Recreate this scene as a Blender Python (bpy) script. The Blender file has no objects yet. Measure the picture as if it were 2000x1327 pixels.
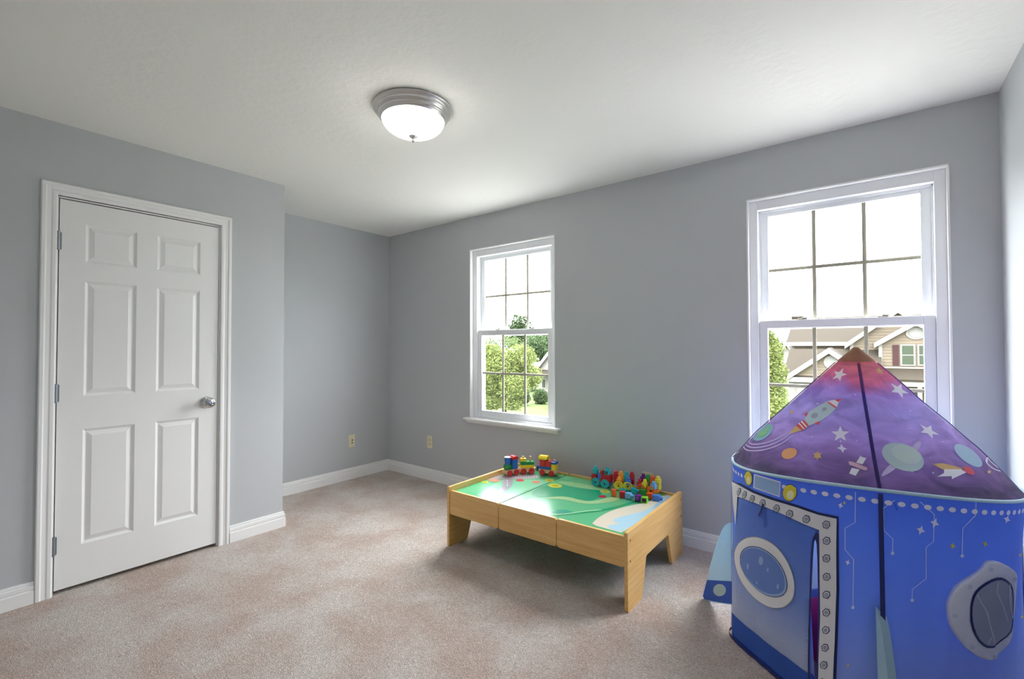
import bpy, bmesh, math, random
from mathutils import Vector, Matrix, noise
from mathutils.bvhtree import BVHTree
from mathutils.geometry import delaunay_2d_cdt
random.seed(7)
sc = bpy.context.scene
C = sc.collection
R = math.radians

# ------------------------------------------------------------------ camera
F_PX, YAW, PITCH, ROLL = 897.145, 0.65774, 0.018988, -0.0020465
CAM = Vector((3.97716, -3.02647, 1.26284))
W_ROOM, D_X, A_Y, H = 4.4725, 0.6713, -1.4226, 2.44     # right wall x, door wall x, alcove end y, ceiling
FRONT_Y = -3.75
fw = Vector((-math.sin(YAW)*math.cos(PITCH), math.cos(YAW)*math.cos(PITCH), math.sin(PITCH)))
rt = Vector((math.cos(YAW), math.sin(YAW), 0)); up = rt.cross(fw)
rt2 = rt*math.cos(ROLL) + up*math.sin(ROLL); up2 = -rt*math.sin(ROLL) + up*math.cos(ROLL)
cd = bpy.data.cameras.new('camera'); cam = bpy.data.objects.new('camera', cd); C.objects.link(cam)
cd.sensor_width = 36; cd.lens = 36*F_PX/2000; cd.clip_start = .02; cd.clip_end = 500
m = Matrix((rt2, up2, -fw)).transposed().to_4x4(); m.translation = CAM; cam.matrix_world = m
sc.camera = cam
def ray(px, py): return fw + rt2*((px-1000)/F_PX) - up2*((py-663.5)/F_PX)
def hit(px, py, ax, v):
    r = ray(px, py); return CAM + r*((v-CAM[ax])/r[ax])
def onz(px, py, z): return hit(px, py, 2, z)
def ony(px, py, y): return hit(px, py, 1, y)

# ------------------------------------------------------------------ sky, exposure
SKY = 12.0            # zenith radiance of an overcast sky; the horizon is a third of it
world = bpy.data.worlds.new('overcast_sky'); sc.world = world; world.use_nodes = True
wn = world.node_tree; wn.nodes.clear()
def wnode(t, **k):
    n = wn.nodes.new(t)
    for a, b in k.items(): setattr(n, a, b)
    return n
tc = wnode('ShaderNodeTexCoord'); sx = wnode('ShaderNodeSeparateXYZ'); cl = wnode('ShaderNodeClamp')
ma = wnode('ShaderNodeMath', operation='MULTIPLY_ADD'); bg = wnode('ShaderNodeBackground'); wo = wnode('ShaderNodeOutputWorld')
wn.links.new(tc.outputs['Generated'], sx.inputs[0]); wn.links.new(sx.outputs['Z'], cl.inputs['Value'])
wn.links.new(cl.outputs[0], ma.inputs[0]); ma.inputs[1].default_value = SKY*2/3; ma.inputs[2].default_value = SKY/3
bg.inputs['Color'].default_value = (.94, .97, 1, 1)
wn.links.new(ma.outputs[0], bg.inputs['Strength']); wn.links.new(bg.outputs[0], wo.inputs[0])
vs = sc.view_settings
vs.view_transform = 'Standard'; vs.look = 'None'; vs.gamma = 1; vs.use_curve_mapping = False; vs.exposure = 1.84
sc.cycles.max_bounces = 14; sc.cycles.diffuse_bounces = 10; sc.cycles.glossy_bounces = 4
sc.cycles.transparent_max_bounces = 24; sc.cycles.use_denoising = True
sc.cycles.sample_clamp_indirect = 8

# ------------------------------------------------------------------ materials
def lin(c): return tuple((x/255/12.92 if x/255 <= .04045 else ((x/255+.055)/1.055)**2.4) for x in c)
MATS = {}
def mat(name, col, rough=.6, spec=.5, metal=0, srgb=True, emit=None, coat=0, transl=0, noise_amt=0, noise_scale=20, bump=0, bump_scale=60, detail=4):
    if name in MATS: return MATS[name]
    M = bpy.data.materials.new(name); M.use_nodes = True; MATS[name] = M
    nt = M.node_tree; b = nt.nodes['Principled BSDF']
    c = lin(col) if srgb else col
    b.inputs['Base Color'].default_value = (*c, 1); b.inputs['Roughness'].default_value = rough
    b.inputs['Specular IOR Level'].default_value = spec; b.inputs['Metallic'].default_value = metal
    if coat: b.inputs['Coat Weight'].default_value = coat; b.inputs['Coat Roughness'].default_value = .05
    if emit: b.inputs['Emission Color'].default_value = (*emit[0], 1); b.inputs['Emission Strength'].default_value = emit[1]
    if noise_amt or bump:
        t = nt.nodes.new('ShaderNodeTexCoord')
    if noise_amt:
        n = nt.nodes.new('ShaderNodeTexNoise'); n.inputs['Scale'].default_value = noise_scale; n.inputs['Detail'].default_value = detail
        nt.links.new(t.outputs['Object'], n.inputs['Vector'])
        mx = nt.nodes.new('ShaderNodeMix'); mx.data_type = 'RGBA'
        mx.inputs['A'].default_value = (*[x*(1-noise_amt) for x in c], 1); mx.inputs['B'].default_value = (*[min(1, x*(1+noise_amt)) for x in c], 1)
        nt.links.new(n.outputs['Fac'], mx.inputs['Factor']); nt.links.new(mx.outputs['Result'], b.inputs['Base Color'])
    if bump:
        n2 = nt.nodes.new('ShaderNodeTexNoise'); n2.inputs['Scale'].default_value = bump_scale; n2.inputs['Detail'].default_value = detail
        nt.links.new(t.outputs['Object'], n2.inputs['Vector'])
        bp = nt.nodes.new('ShaderNodeBump'); bp.inputs['Strength'].default_value = bump; bp.inputs['Distance'].default_value = .01
        nt.links.new(n2.outputs['Fac'], bp.inputs['Height']); nt.links.new(bp.outputs[0], b.inputs['Normal'])
    if transl:
        tr = nt.nodes.new('ShaderNodeBsdfTranslucent'); tr.inputs['Color'].default_value = (*c, 1)
        ms = nt.nodes.new('ShaderNodeMixShader'); ms.inputs[0].default_value = transl
        nt.links.new(b.outputs[0], ms.inputs[1]); nt.links.new(tr.outputs[0], ms.inputs[2])
        nt.links.new(ms.outputs[0], nt.nodes['Material Output'].inputs[0])
    return M

def ramp_mat(name, stops, z0, z1, rough=.6, transl=.3, blotch=.12, blotch_scale=5, cloud=0):
    """cloth print whose colour runs with height, clouded by noise"""
    M = bpy.data.materials.new(name); M.use_nodes = True; MATS[name] = M
    nt = M.node_tree; b = nt.nodes['Principled BSDF']; b.inputs['Roughness'].default_value = rough; b.inputs['Specular IOR Level'].default_value = .25
    g = nt.nodes.new('ShaderNodeNewGeometry'); s = nt.nodes.new('ShaderNodeSeparateXYZ'); nt.links.new(g.outputs['Position'], s.inputs[0])
    mr = nt.nodes.new('ShaderNodeMapRange'); mr.inputs['From Min'].default_value = z0; mr.inputs['From Max'].default_value = z1
    nt.links.new(s.outputs['Z'], mr.inputs['Value'])
    n = nt.nodes.new('ShaderNodeTexNoise'); n.inputs['Scale'].default_value = blotch_scale; n.inputs['Detail'].default_value = 6; n.inputs['Distortion'].default_value = .6
    nt.links.new(g.outputs['Position'], n.inputs['Vector'])
    a = nt.nodes.new('ShaderNodeMath'); a.operation = 'MULTIPLY_ADD'; a.inputs[1].default_value = blotch*2; a.inputs[2].default_value = -blotch
    nt.links.new(n.outputs['Fac'], a.inputs[0])
    ad = nt.nodes.new('ShaderNodeMath'); ad.operation = 'ADD'; nt.links.new(mr.outputs[0], ad.inputs[0]); nt.links.new(a.outputs[0], ad.inputs[1])
    cr = nt.nodes.new('ShaderNodeValToRGB'); e = cr.color_ramp.elements
    e[0].position = stops[0][0]; e[0].color = (*lin(stops[0][1]), 1); e[1].position = stops[-1][0]; e[1].color = (*lin(stops[-1][1]), 1)
    for p, c in stops[1:-1]:
        q = e.new(p); q.color = (*lin(c), 1)
    nt.links.new(ad.outputs[0], cr.inputs[0]); col = cr.outputs[0]
    if cloud:
        n4 = nt.nodes.new('ShaderNodeTexNoise'); n4.inputs['Scale'].default_value = 7; n4.inputs['Detail'].default_value = 9; n4.inputs['Distortion'].default_value = 1.2
        mp = nt.nodes.new('ShaderNodeMapping'); mp.inputs['Scale'].default_value = (1, 1, 2.6); nt.links.new(g.outputs['Position'], mp.inputs[0]); nt.links.new(mp.outputs[0], n4.inputs['Vector'])
        c4 = nt.nodes.new('ShaderNodeValToRGB'); c4.color_ramp.elements[0].position = .34; c4.color_ramp.elements[1].position = .68
        c4.color_ramp.elements[0].color = (.52, .48, .62, 1); c4.color_ramp.elements[1].color = (1.25, 1.2, 1.2, 1)
        nt.links.new(n4.outputs['Fac'], c4.inputs[0])
        mm = nt.nodes.new('ShaderNodeMix'); mm.data_type = 'RGBA'; mm.blend_type = 'MULTIPLY'; mm.inputs['Factor'].default_value = cloud
        nt.links.new(col, mm.inputs['A']); nt.links.new(c4.outputs[0], mm.inputs['B']); col = mm.outputs['Result']
    nt.links.new(col, b.inputs['Base Color'])
    n3 = nt.nodes.new('ShaderNodeTexNoise'); n3.inputs['Scale'].default_value = 14; n3.inputs['Detail'].default_value = 3; n3.inputs['Distortion'].default_value = 1.5
    nt.links.new(g.outputs['Position'], n3.inputs['Vector'])
    bp = nt.nodes.new('ShaderNodeBump'); bp.inputs['Strength'].default_value = .25; bp.inputs['Distance'].default_value = .012
    nt.links.new(n3.outputs['Fac'], bp.inputs['Height']); nt.links.new(bp.outputs[0], b.inputs['Normal'])
    tr = nt.nodes.new('ShaderNodeBsdfTranslucent'); nt.links.new(col, tr.inputs[0])
    ms = nt.nodes.new('ShaderNodeMixShader'); ms.inputs[0].default_value = transl
    nt.links.new(b.outputs[0], ms.inputs[1]); nt.links.new(tr.outputs[0], ms.inputs[2]); nt.links.new(ms.outputs[0], nt.nodes['Material Output'].inputs[0])
    return M

def wood_mat(name, c1, c2, sc_=(1.2, 14, 14), rough=.4):
    M = bpy.data.materials.new(name); M.use_nodes = True; MATS[name] = M
    nt = M.node_tree; b = nt.nodes['Principled BSDF']; b.inputs['Roughness'].default_value = rough
    t = nt.nodes.new('ShaderNodeTexCoord'); mp = nt.nodes.new('ShaderNodeMapping'); mp.inputs['Scale'].default_value = sc_
    nt.links.new(t.outputs['Object'], mp.inputs[0])
    n = nt.nodes.new('ShaderNodeTexNoise'); n.inputs['Scale'].default_value = 3; n.inputs['Detail'].default_value = 6; n.inputs['Distortion'].default_value = .4
    nt.links.new(mp.outputs[0], n.inputs['Vector'])
    cr = nt.nodes.new('ShaderNodeValToRGB'); cr.color_ramp.elements[0].position = .3; cr.color_ramp.elements[1].position = .7
    cr.color_ramp.elements[0].color = (*lin(c1), 1); cr.color_ramp.elements[1].color = (*lin(c2), 1)
    nt.links.new(n.outputs['Fac'], cr.inputs[0]); nt.links.new(cr.outputs[0], b.inputs['Base Color'])
    return M

def glass_mat():
    M = bpy.data.materials.new('window_glass'); M.use_nodes = True; nt = M.node_tree; nt.nodes.clear()
    o = nt.nodes.new('ShaderNodeOutputMaterial'); t = nt.nodes.new('ShaderNodeBsdfTransparent'); g = nt.nodes.new('ShaderNodeBsdfGlossy')
    t.inputs[0].default_value = (.97, .985, .975, 1); g.inputs['Roughness'].default_value = .01
    fr = nt.nodes.new('ShaderNodeFresnel'); fr.inputs[0].default_value = 1.35
    ms = nt.nodes.new('ShaderNodeMixShader'); nt.links.new(fr.outputs[0], ms.inputs[0]); nt.links.new(t.outputs[0], ms.inputs[1]); nt.links.new(g.outputs[0], ms.inputs[2])
    nt.links.new(ms.outputs[0], o.inputs[0]); return M
GLASS = glass_mat()

def carpet_mat():
    M = bpy.data.materials.new('carpet'); M.use_nodes = True; nt = M.node_tree; b = nt.nodes['Principled BSDF']
    b.inputs['Roughness'].default_value = .95; b.inputs['Specular IOR Level'].default_value = .1
    b.inputs['Sheen Weight'].default_value = .15
    t = nt.nodes.new('ShaderNodeTexCoord')
    def nz(s, d, dist=0, dim=None):
        n = nt.nodes.new('ShaderNodeTexNoise'); n.inputs['Scale'].default_value = s; n.inputs['Detail'].default_value = d; n.inputs['Distortion'].default_value = dist
        nt.links.new(t.outputs['Object'], n.inputs['Vector']); return n
    big = nz(3.4, 9, .25); fine = nz(95, 4, 2.6); mid = nz(22, 4, 1)
    cr = nt.nodes.new('ShaderNodeValToRGB'); e = cr.color_ramp.elements
    e[0].position = .36; e[0].color = (*lin((222, 200, 188)), 1); e[1].position = .62; e[1].color = (*lin((238, 227, 219)), 1)
    nt.links.new(big.outputs['Fac'], cr.inputs[0])
    cf = nt.nodes.new('ShaderNodeValToRGB'); f = cf.color_ramp.elements
    f[0].position = .36; f[0].color = (.52, .49, .47, 1); f[1].position = .56; f[1].color = (1.05, 1.05, 1.05, 1)
    nt.links.new(fine.outputs['Fac'], cf.inputs[0])
    mx = nt.nodes.new('ShaderNodeMix'); mx.data_type = 'RGBA'; mx.blend_type = 'MULTIPLY'; mx.inputs['Factor'].default_value = .85
    nt.links.new(cr.outputs[0], mx.inputs['A']); nt.links.new(cf.outputs[0], mx.inputs['B']); nt.links.new(mx.outputs['Result'], b.inputs['Base Color'])
    ad = nt.nodes.new('ShaderNodeMath'); ad.operation = 'MULTIPLY_ADD'; ad.inputs[1].default_value = .35
    nt.links.new(mid.outputs['Fac'], ad.inputs[0]); nt.links.new(fine.outputs['Fac'], ad.inputs[2])
    bp = nt.nodes.new('ShaderNodeBump'); bp.inputs['Strength'].default_value = 1; bp.inputs['Distance'].default_value = .012
    nt.links.new(ad.outputs[0], bp.inputs['Height']); nt.links.new(bp.outputs[0], b.inputs['Normal'])
    return M

WALL = mat('wall_paint', (190, 193, 196), rough=.55, spec=.3, bump=.04, bump_scale=220)
CEIL = mat('ceiling_paint', (236, 235, 231), rough=.8, spec=.2, bump=.22, bump_scale=26, detail=6)
TRIM = mat('trim_paint', (240, 240, 240), rough=.35, spec=.5)
DOORP = mat('door_paint', (238, 238, 237), rough=.4, spec=.45)
VINYL = mat('window_vinyl', (238, 240, 243), rough=.35)
GRILLE = mat('grille_bar', (150, 146, 130), rough=.5)
CHROME = mat('chrome', (200, 200, 202), rough=.12, metal=1)
NICKEL = mat('brushed_nickel', (214, 211, 208), rough=.34, metal=1)
DARK = mat('dark_gap', (20, 20, 22), rough=.9)
CARPET = carpet_mat()

# ------------------------------------------------------------------ object helpers
def link(name, bm, material, parent=None, smooth=False):
    me = bpy.data.meshes.new(name); bmesh.ops.recalc_face_normals(bm, faces=bm.faces[:]); bm.to_mesh(me); bm.free()
    me.materials.append(material)
    if smooth:
        for p in me.polygons: p.use_smooth = True
    o = bpy.data.objects.new(name, me); C.objects.link(o)
    if parent: o.parent = parent
    return o
def empty(name, loc=(0, 0, 0), rz=0):
    o = bpy.data.objects.new(name, None); C.objects.link(o); o.location = loc; o.rotation_euler = (0, 0, rz); o.empty_display_size = .1
    return o
def tag(o, label, cat, group=None):
    o['label'] = label; o['category'] = cat
    if group: o['group'] = group
    return o
def struct(o): o['kind'] = 'structure'; return o
def bx(bm, x0, x1, y0, y1, z0, z1, bevel=0, seg=2):
    r = bmesh.ops.create_cube(bm, size=1)
    vv = r['verts']
    for v in vv: v.co = Vector(((x0+x1)/2+v.co.x*(x1-x0), (y0+y1)/2+v.co.y*(y1-y0), (z0+z1)/2+v.co.z*(z1-z0)))
    if bevel:
        ee = list({e for v in vv for e in v.link_edges})
        bmesh.ops.bevel(bm, geom=ee, offset=bevel, segments=seg, affect='EDGES', profile=.5)
def box(name, x0, x1, y0, y1, z0, z1, material, parent=None, bevel=0, seg=2):
    bm = bmesh.new(); bx(bm, x0, x1, y0, y1, z0, z1, bevel, seg); return link(name, bm, material, parent)
def cyl(bm, p0, p1, r0, r1=None, n=20, cap=True):
    r1 = r0 if r1 is None else r1
    p0 = Vector(p0); p1 = Vector(p1); d = (p1-p0); L = d.length
    q = Vector((0, 0, 1)).rotation_difference(d.normalized()) if L else None
    r = bmesh.ops.create_cone(bm, cap_ends=cap, segments=n, radius1=r0, radius2=r1, depth=L)
    for v in r['verts']: v.co = q @ v.co + (p0+p1)/2
def lathe(bm, prof, n=40, org=(0, 0, 0), axis='Z'):
    """prof: list of (r, h); revolved about an axis through org"""
    rings = []; org = Vector(org)
    for r, h in prof:
        ring = []
        for i in range(n):
            a = 2*math.pi*i/n
            c = Vector((r*math.cos(a), r*math.sin(a), h))
            if axis == 'X': c = Vector((h, r*math.cos(a), r*math.sin(a)))
            if axis == 'Y': c = Vector((r*math.cos(a), h, r*math.sin(a)))
            ring.append(bm.verts.new(org+c))
        rings.append(ring)
    for a, b in zip(rings, rings[1:]):
        for i in range(n):
            bm.faces.new((a[i], a[(i+1) % n], b[(i+1) % n], b[i]))
    for ring in (rings[0], rings[-1]):
        if len(ring) > 2:
            try: bm.faces.new(ring)
            except ValueError: pass
def prism(bm, pts, d):
    """pts: list of 3D points in a plane (in order), d: extrude vector"""
    d = Vector(d); a = [bm.verts.new(Vector(p)) for p in pts]; b = [bm.verts.new(Vector(p)+d) for p in pts]
    bm.faces.new(a); bm.faces.new(b[::-1]); n = len(a)
    for i in range(n): bm.faces.new((a[i], b[i], b[(i+1) % n], a[(i+1) % n]))
def sweep(bm, prof, path, nrm):
    """profile (out, up) pairs swept along straight path points; nrm = outward direction at each path point, up = +Z"""
    rows = []
    for p, n in zip(path, nrm):
        rows.append([bm.verts.new(Vector(p)+Vector(n)*o+Vector((0, 0, u))) for o, u in prof])
    k = len(prof)
    for a, b in zip(rows, rows[1:]):
        for i in range(k): bm.faces.new((a[i], b[i], b[(i+1) % k], a[(i+1) % k]))
    bm.faces.new(rows[0]); bm.faces.new(rows[-1][::-1])

# ------------------------------------------------------------------ room shell
T = .16
struct(box('floor', -.2, W_ROOM+.2, FRONT_Y-.2, .14, -.15, 0, CARPET))
struct(box('ceiling', -.2, W_ROOM+.2, FRONT_Y-.2, .16, H, H+.15, CEIL))
WIN = [(1.168, 2.058), (3.421, 4.297)]        # rough openings in the window wall
WZ0, WZ1 = .62, 2.143
bm = bmesh.new()
xs = [-.2, WIN[0][0], WIN[0][1], WIN[1][0], WIN[1][1], W_ROOM+.2]
for i in range(5):
    if i % 2 == 0: bx(bm, xs[i], xs[i+1], 0, T, -.1, H)
    else:
        bx(bm, xs[i], xs[i+1], 0, T, -.1, WZ0); bx(bm, xs[i], xs[i+1], 0, T, WZ1, H)
struct(link('wall_back', bm, WALL))
struct(box('wall_alcove', -.16, 0, A_Y-.05, 0, -.1, H, WALL))
struct(box('wall_alcove_return', -.16, D_X-.12, A_Y-.12, A_Y, -.1, H, WALL))
# door wall with its opening
DY0, DY1, DZ = -2.592, -1.836, 2.058
bm = bmesh.new()
bx(bm, D_X-.12, D_X, FRONT_Y, DY0, -.1, H); bx(bm, D_X-.12, D_X, DY1, A_Y, -.1, H); bx(bm, D_X-.12, D_X, DY0, DY1, DZ, H)
struct(link('wall_left', bm, WALL))
struct(box('wall_right', W_ROOM, W_ROOM+.16, FRONT_Y, 0, -.1, H, WALL))
struct(box('wall_front', D_X-.12, W_ROOM+.16, FRONT_Y-.16, FRONT_Y, -.1, H, WALL))
struct(box('wall_closet_back', D_X-.16, D_X-.125, DY0-.1, DY1+.1, -.1, DZ+.1, WALL))

# baseboards: stepped profile
BB = [(0, 0), (.016, 0), (.016, .062), (.0085, .066), (.0085, .069), (.0125, .071), (.0125, .089), (.0055, .092), (.0055, .095), (.009, .097), (.007, .106), (0, .107)]
def baseboard(name, path, nrm):
    bm = bmesh.new(); sweep(bm, BB, path, nrm); struct(link(name, bm, TRIM))
s2 = Vector((1, 1, 0))
baseboard('baseboard_back', [(0, 0, 0), (W_ROOM, 0, 0)], [(1, -1, 0), (-1, -1, 0)])
baseboard('baseboard_alcove', [(0, 0, 0), (0, A_Y, 0)], [(1, -1, 0), (1, 1, 0)])
baseboard('baseboard_alcove_return', [(0, A_Y, 0), (D_X, A_Y, 0)], [(1, 1, 0), (1, 1, 0)])
baseboard('baseboard_left', [(D_X, A_Y, 0), (D_X, -1.768, 0)], [(1, 1, 0), (1, 0, 0)])
baseboard('baseboard_left_front', [(D_X, -2.656, 0), (D_X, FRONT_Y, 0)], [(1, 0, 0), (1, 0, 0)])
baseboard('baseboard_right', [(W_ROOM, 0, 0), (W_ROOM, FRONT_Y, 0)], [(-1, -1, 0), (-1, 0, 0)])

# ------------------------------------------------------------------ door
door = struct(empty('door_1', (D_X, (DY0+DY1)/2, 0)))
def dpart(o): o.parent = door; o.matrix_parent_inverse = door.matrix_basis.inverted(); return o
LY0, LY1, LZ0, LZ1 = -2.583, -1.844, .022, 2.046
XF = D_X-.004                     # face of the leaf
cols = [(-2.482, -2.262), (-2.166, -1.946)]
rows = [(.228, .836), (1.012, 1.627), (1.728, 1.934)]
bm = bmesh.new()
ys = [LY0, cols[0][0], cols[0][1], cols[1][0], cols[1][1], LY1]; zs = [LZ0]+[z for r in rows for z in r]+[LZ1]
grid = {}
def gv(y, z): 
    k = (round(y, 4), round(z, 4))
    if k not in grid: grid[k] = bm.verts.new((XF, y, z))
    return grid[k]
for i in range(5):
    for j in range(7):
        if i % 2 == 1 and j % 2 == 1: continue
        bm.faces.new((gv(ys[i], zs[j]), gv(ys[i+1], zs[j]), gv(ys[i+1], zs[j+1]), gv(ys[i], zs[j+1])))
bx(bm, XF-.038, XF-.012, LY0, LY1, LZ0, LZ1)
for y in (LY0, LY1):
    bm.faces.new([bm.verts.new(p) for p in ((XF, y, LZ0), (XF, y, LZ1), (XF-.02, y, LZ1), (XF-.02, y, LZ0))])
for z in (LZ0, LZ1):
    bm.faces.new([bm.verts.new(p) for p in ((XF, LY0, z), (XF, LY1, z), (XF-.02, LY1, z), (XF-.02, LY0, z))])
dpart(link('door_leaf', bm, DOORP))
for (y0, y1) in cols:
    for (z0, z1) in rows:
        bm = bmesh.new()
        steps = [(0, 0), (.012, -.0095), (.016, -.0095), (.036, -.002), (.037, -.0015)]
        rings = [[bm.verts.new((XF+dx, y, z)) for y, z in ((y0+i, z0+i), (y1-i, z0+i), (y1-i, z1-i), (y0+i, z1-i))] for i, dx in steps]
        for a, b in zip(rings, rings[1:]):
            for k in range(4): bm.faces.new((a[k], a[(k+1) % 4], b[(k+1) % 4], b[k]))
        bm.faces.new(rings[-1]); dpart(link('panel', bm, DOORP))
# jamb, casing with moulded profile (mitred)
bm = bmesh.new()
bx(bm, D_X-.12, D_X, DY0-.012, LY0-.005, 0, DZ+.01); bx(bm, D_X-.12, D_X, LY1+.0035, DY1+.012, 0, DZ+.01); bx(bm, D_X-.12, D_X, DY0, DY1, LZ1+.006, DZ+.01)
dpart(link('jamb', bm, TRIM))
CW = .062
cp = [(0, 0), (0, .009), (.006, .013), (.018, .013), (.024, .010), (.040, .012), (.046, .017), (.058, .017), (.062, .012), (.062, 0)]  # (across from inner edge, proud)
iy0, iy1, iz = -2.592, -1.834, 2.062
bm = bmesh.new(); rws = []
for (y, z, sy, sz) in ((iy0, 0, -1, 0), (iy0, iz, -1, 1), (iy1, iz, 1, 1), (iy1, 0, 1, 0)):
    rws.append([bm.verts.new((D_X+pr, y+sy*ac, z+sz*ac)) for ac, pr in cp])
for a, b in zip(rws, rws[1:]):
    for k in range(len(cp)-1): bm.faces.new((a[k], b[k], b[k+1], a[k+1]))
dpart(link('casing', bm, TRIM))
for zc in (1.826, 1.035, .253):
    bm = bmesh.new(); cyl(bm, (D_X+.006, -2.588, zc-.045), (D_X+.006, -2.588, zc+.045), .0065, n=12)
    for k in (-.045, .045): cyl(bm, (D_X+.006, -2.588, zc+k-.003), (D_X+.006, -2.588, zc+k+.003), .0075, n=12)
    bx(bm, D_X-.001, D_X+.002, -2.600, -2.575, zc-.044, zc+.044)
    dpart(link('hinge', bm, mat('hinge_steel', (150, 156, 163), rough=.4, metal=.8)))
KY, KZ = -1.905, .925
bm = bmesh.new(); lathe(bm, [(0, .002), (.036, .002), (.036, .006), (.030, .011), (.014, .014), (.012, .028), (.020, .034), (.030, .042), (.0335, .051), (.031, .061), (.023, .065), (.008, .0655), (0, .0655)], 32, (XF, KY, KZ), 'X')
dpart(link('knob', bm, CHROME, smooth=True))
dpart(box('strike_plate', D_X-.014, D_X-.002, LY1+.0015, LY1+.0032, KZ-.03, KZ+.03, NICKEL))

# ------------------------------------------------------------------ windows
def window(idx, x0, x1):
    w = struct(empty('window_%d' % idx, ((x0+x1)/2, 0, WZ0)))
    def P(o): o.parent = w; o.matrix_parent_inverse = w.matrix_basis.inverted(); return o
    z0, z1 = .645, WZ1
    def frame(name, a0, a1, b0, b1, y0, y1, ws, wb, wt, material=VINYL, bev=.003):
        bm = bmesh.new()
        bx(bm, a0, a0+ws, y0, y1, b0, b1, bev); bx(bm, a1-ws, a1, y0, y1, b0, b1, bev)
        bx(bm, a0+ws-.001, a1-ws+.001, y0+.0006, y1-.0006, b0, b0+wb, bev); bx(bm, a0+ws-.001, a1-ws+.001, y0+.0006, y1-.0006, b1-wt, b1, bev)
        return P(link(name, bm, material))
    # painted return lining the wall opening, with a raised corner bead
    bm = bmesh.new(); t = .004
    bx(bm, x0, x0+t, -.003, .04, z0, z1); bx(bm, x1-t, x1, -.003, .04, z0, z1); bx(bm, x0, x1, -.003, .04, z1-t, z1)
    for (a, b) in ((x0-.005, x0+.003), (x1-.003, x1+.005)): bx(bm, a, b, -.004, .002, z0, z1+.005, .0015)
    bx(bm, x0-.005, x1+.005, -.004, .002, z1-.003, z1+.005, .0015)
    P(link('return_lining', bm, TRIM))
    frame('frame', x0+.003, x1-.003, z0-.02, z1-.003, .034, .15, .045, .04, .056)
    ix0, ix1 = x0+.048, x1-.048
    zi1 = z1-.059; zm0, zm1 = 1.374, 1.423
    # side tracks and the stepped head stop behind the frame face
    bm = bmesh.new()
    for (a, b) in ((ix0, ix0+.006), (ix1-.006, ix1)):
        bx(bm, a, b, .076, .082, z0, zi1, .001)
    bx(bm, ix0, ix1, .076, .084, zi1-.012, zi1, .001)
    P(link('track', bm, VINYL))
    def sash(name, b0, b1, y0, y1, ws, wb, wt):
        s = frame(name, ix0+.001, ix1-.001, b0, b1, y0, y1, ws, wb, wt)
        gx0, gx1, gz0, gz1 = ix0+ws, ix1-ws, b0+wb, b1-wt; yg = (y0+y1)/2
        def SP(o): o.parent = s; return o
        g = .0095
        for k in (1, 2):
            xx = gx0+(gx1-gx0)*k/3
            SP(box('grille_bar', xx-g, xx+g, yg-.003, yg+.003, gz0-.004, gz1+.004, GRILLE))
        zz = (gz0+gz1)/2
        for k in range(3):
            xa = gx0+(gx1-gx0)*k/3 + (g if k else -.003); xb = gx0+(gx1-gx0)*(k+1)/3 - (g if k < 2 else -.003)
            SP(box('grille_bar', xa, xb, yg-.003, yg+.003, zz-g, zz+g, GRILLE))
            for (za, zb) in ((gz0-.003, zz-g), (zz+g, gz1+.003)):
                bm = bmesh.new(); v = [bm.verts.new(p) for p in ((xa, yg-.006, za), (xb, yg-.006, za), (xb, yg-.006, zb), (xa, yg-.006, zb))]
                bm.faces.new(v); SP(link('pane', bm, GLASS))
        return s
    sash('upper_sash', 1.372, zi1, .086, .116, .047, .03, .036)
    lo = sash('lower_sash', .655, zm1, .046, .076, .045, .058, .047)
    for k in (.28, .74):
        xx = ix0+(ix1-ix0)*k
        bm = bmesh.new(); bx(bm, xx-.022, xx+.022, .05, .072, zm1, zm1+.006, .002); bx(bm, xx-.004, xx+.026, .056, .068, zm1+.006, zm1+.013, .002)
        o = link('sash_lock', bm, mat('lock_metal', (150, 145, 130), rough=.4)); o.parent = lo
    # stool with rounded nose and a cove moulding under it
    bm = bmesh.new(); bx(bm, x0-.052, x1+.052, -.048, .036, .628, .647, .006, 3); P(link('stool', bm, TRIM))
    bm = bmesh.new()
    prof = [(0, 0), (.012, 0), (.015, .006), (.022, .014), (.033, .022), (.033, .026), (0, .026)]
    sweep(bm, prof, [(x0-.034, 0, .602), (x1+.034, 0, .602)], [(0, -1, 0), (0, -1, 0)]); P(link('apron', bm, TRIM))
    # light portal: only guides sampling of the sky through the opening
    ld = bpy.data.lights.new('sky_portal', 'AREA'); ld.shape = 'RECTANGLE'; ld.size = x1-x0; ld.size_y = z1-z0; ld.cycles.is_portal = True
    lo_ = bpy.data.objects.new('sky_portal', ld); C.objects.link(lo_); lo_.location = ((x0+x1)/2, .155, (z0+z1)/2); lo_.rotation_euler = (R(-90), 0, 0)
for i, (a, b) in enumerate(WIN): window(i+1, a, b)

# ------------------------------------------------------------------ wall plates
PLATE = mat('ivory_plate', (226, 219, 188), rough=.4)
def plate(name, loc, rz, label, kind):
    o = empty(name, loc, rz); tag(o, label, 'outlet')
    box('cover_plate', -.036, .036, -.006, 0, -.06, .06, PLATE, o, .003)
    if kind == 'jack':
        for z in (.008, -.018):
            bm = bmesh.new(); cyl(bm, (.004, -.0085, z), (.004, -.004, z), .0065, n=14); link('jack', bm, mat('jack_dark', (45, 38, 30)), o)
    else:
        for z in (.02, -.02): box('receptacle', -.015, .015, -.0075, -.004, z-.013, z+.013, mat('receptacle_ivory', (214, 206, 176), rough=.4), o, .003)
plate('wall_plate', (0, -.434, .365), R(90), 'ivory wall plate with two dark jacks on the alcove wall', 'jack')
plate('wall_outlet', (.642, 0, .364), 0, 'ivory outlet on the window wall close to the room corner', 'outlet')
plate('wall_outlet', (2.795, 0, .364), 0, 'ivory outlet mostly hidden behind the toy blocks on the play table', 'outlet')

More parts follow.
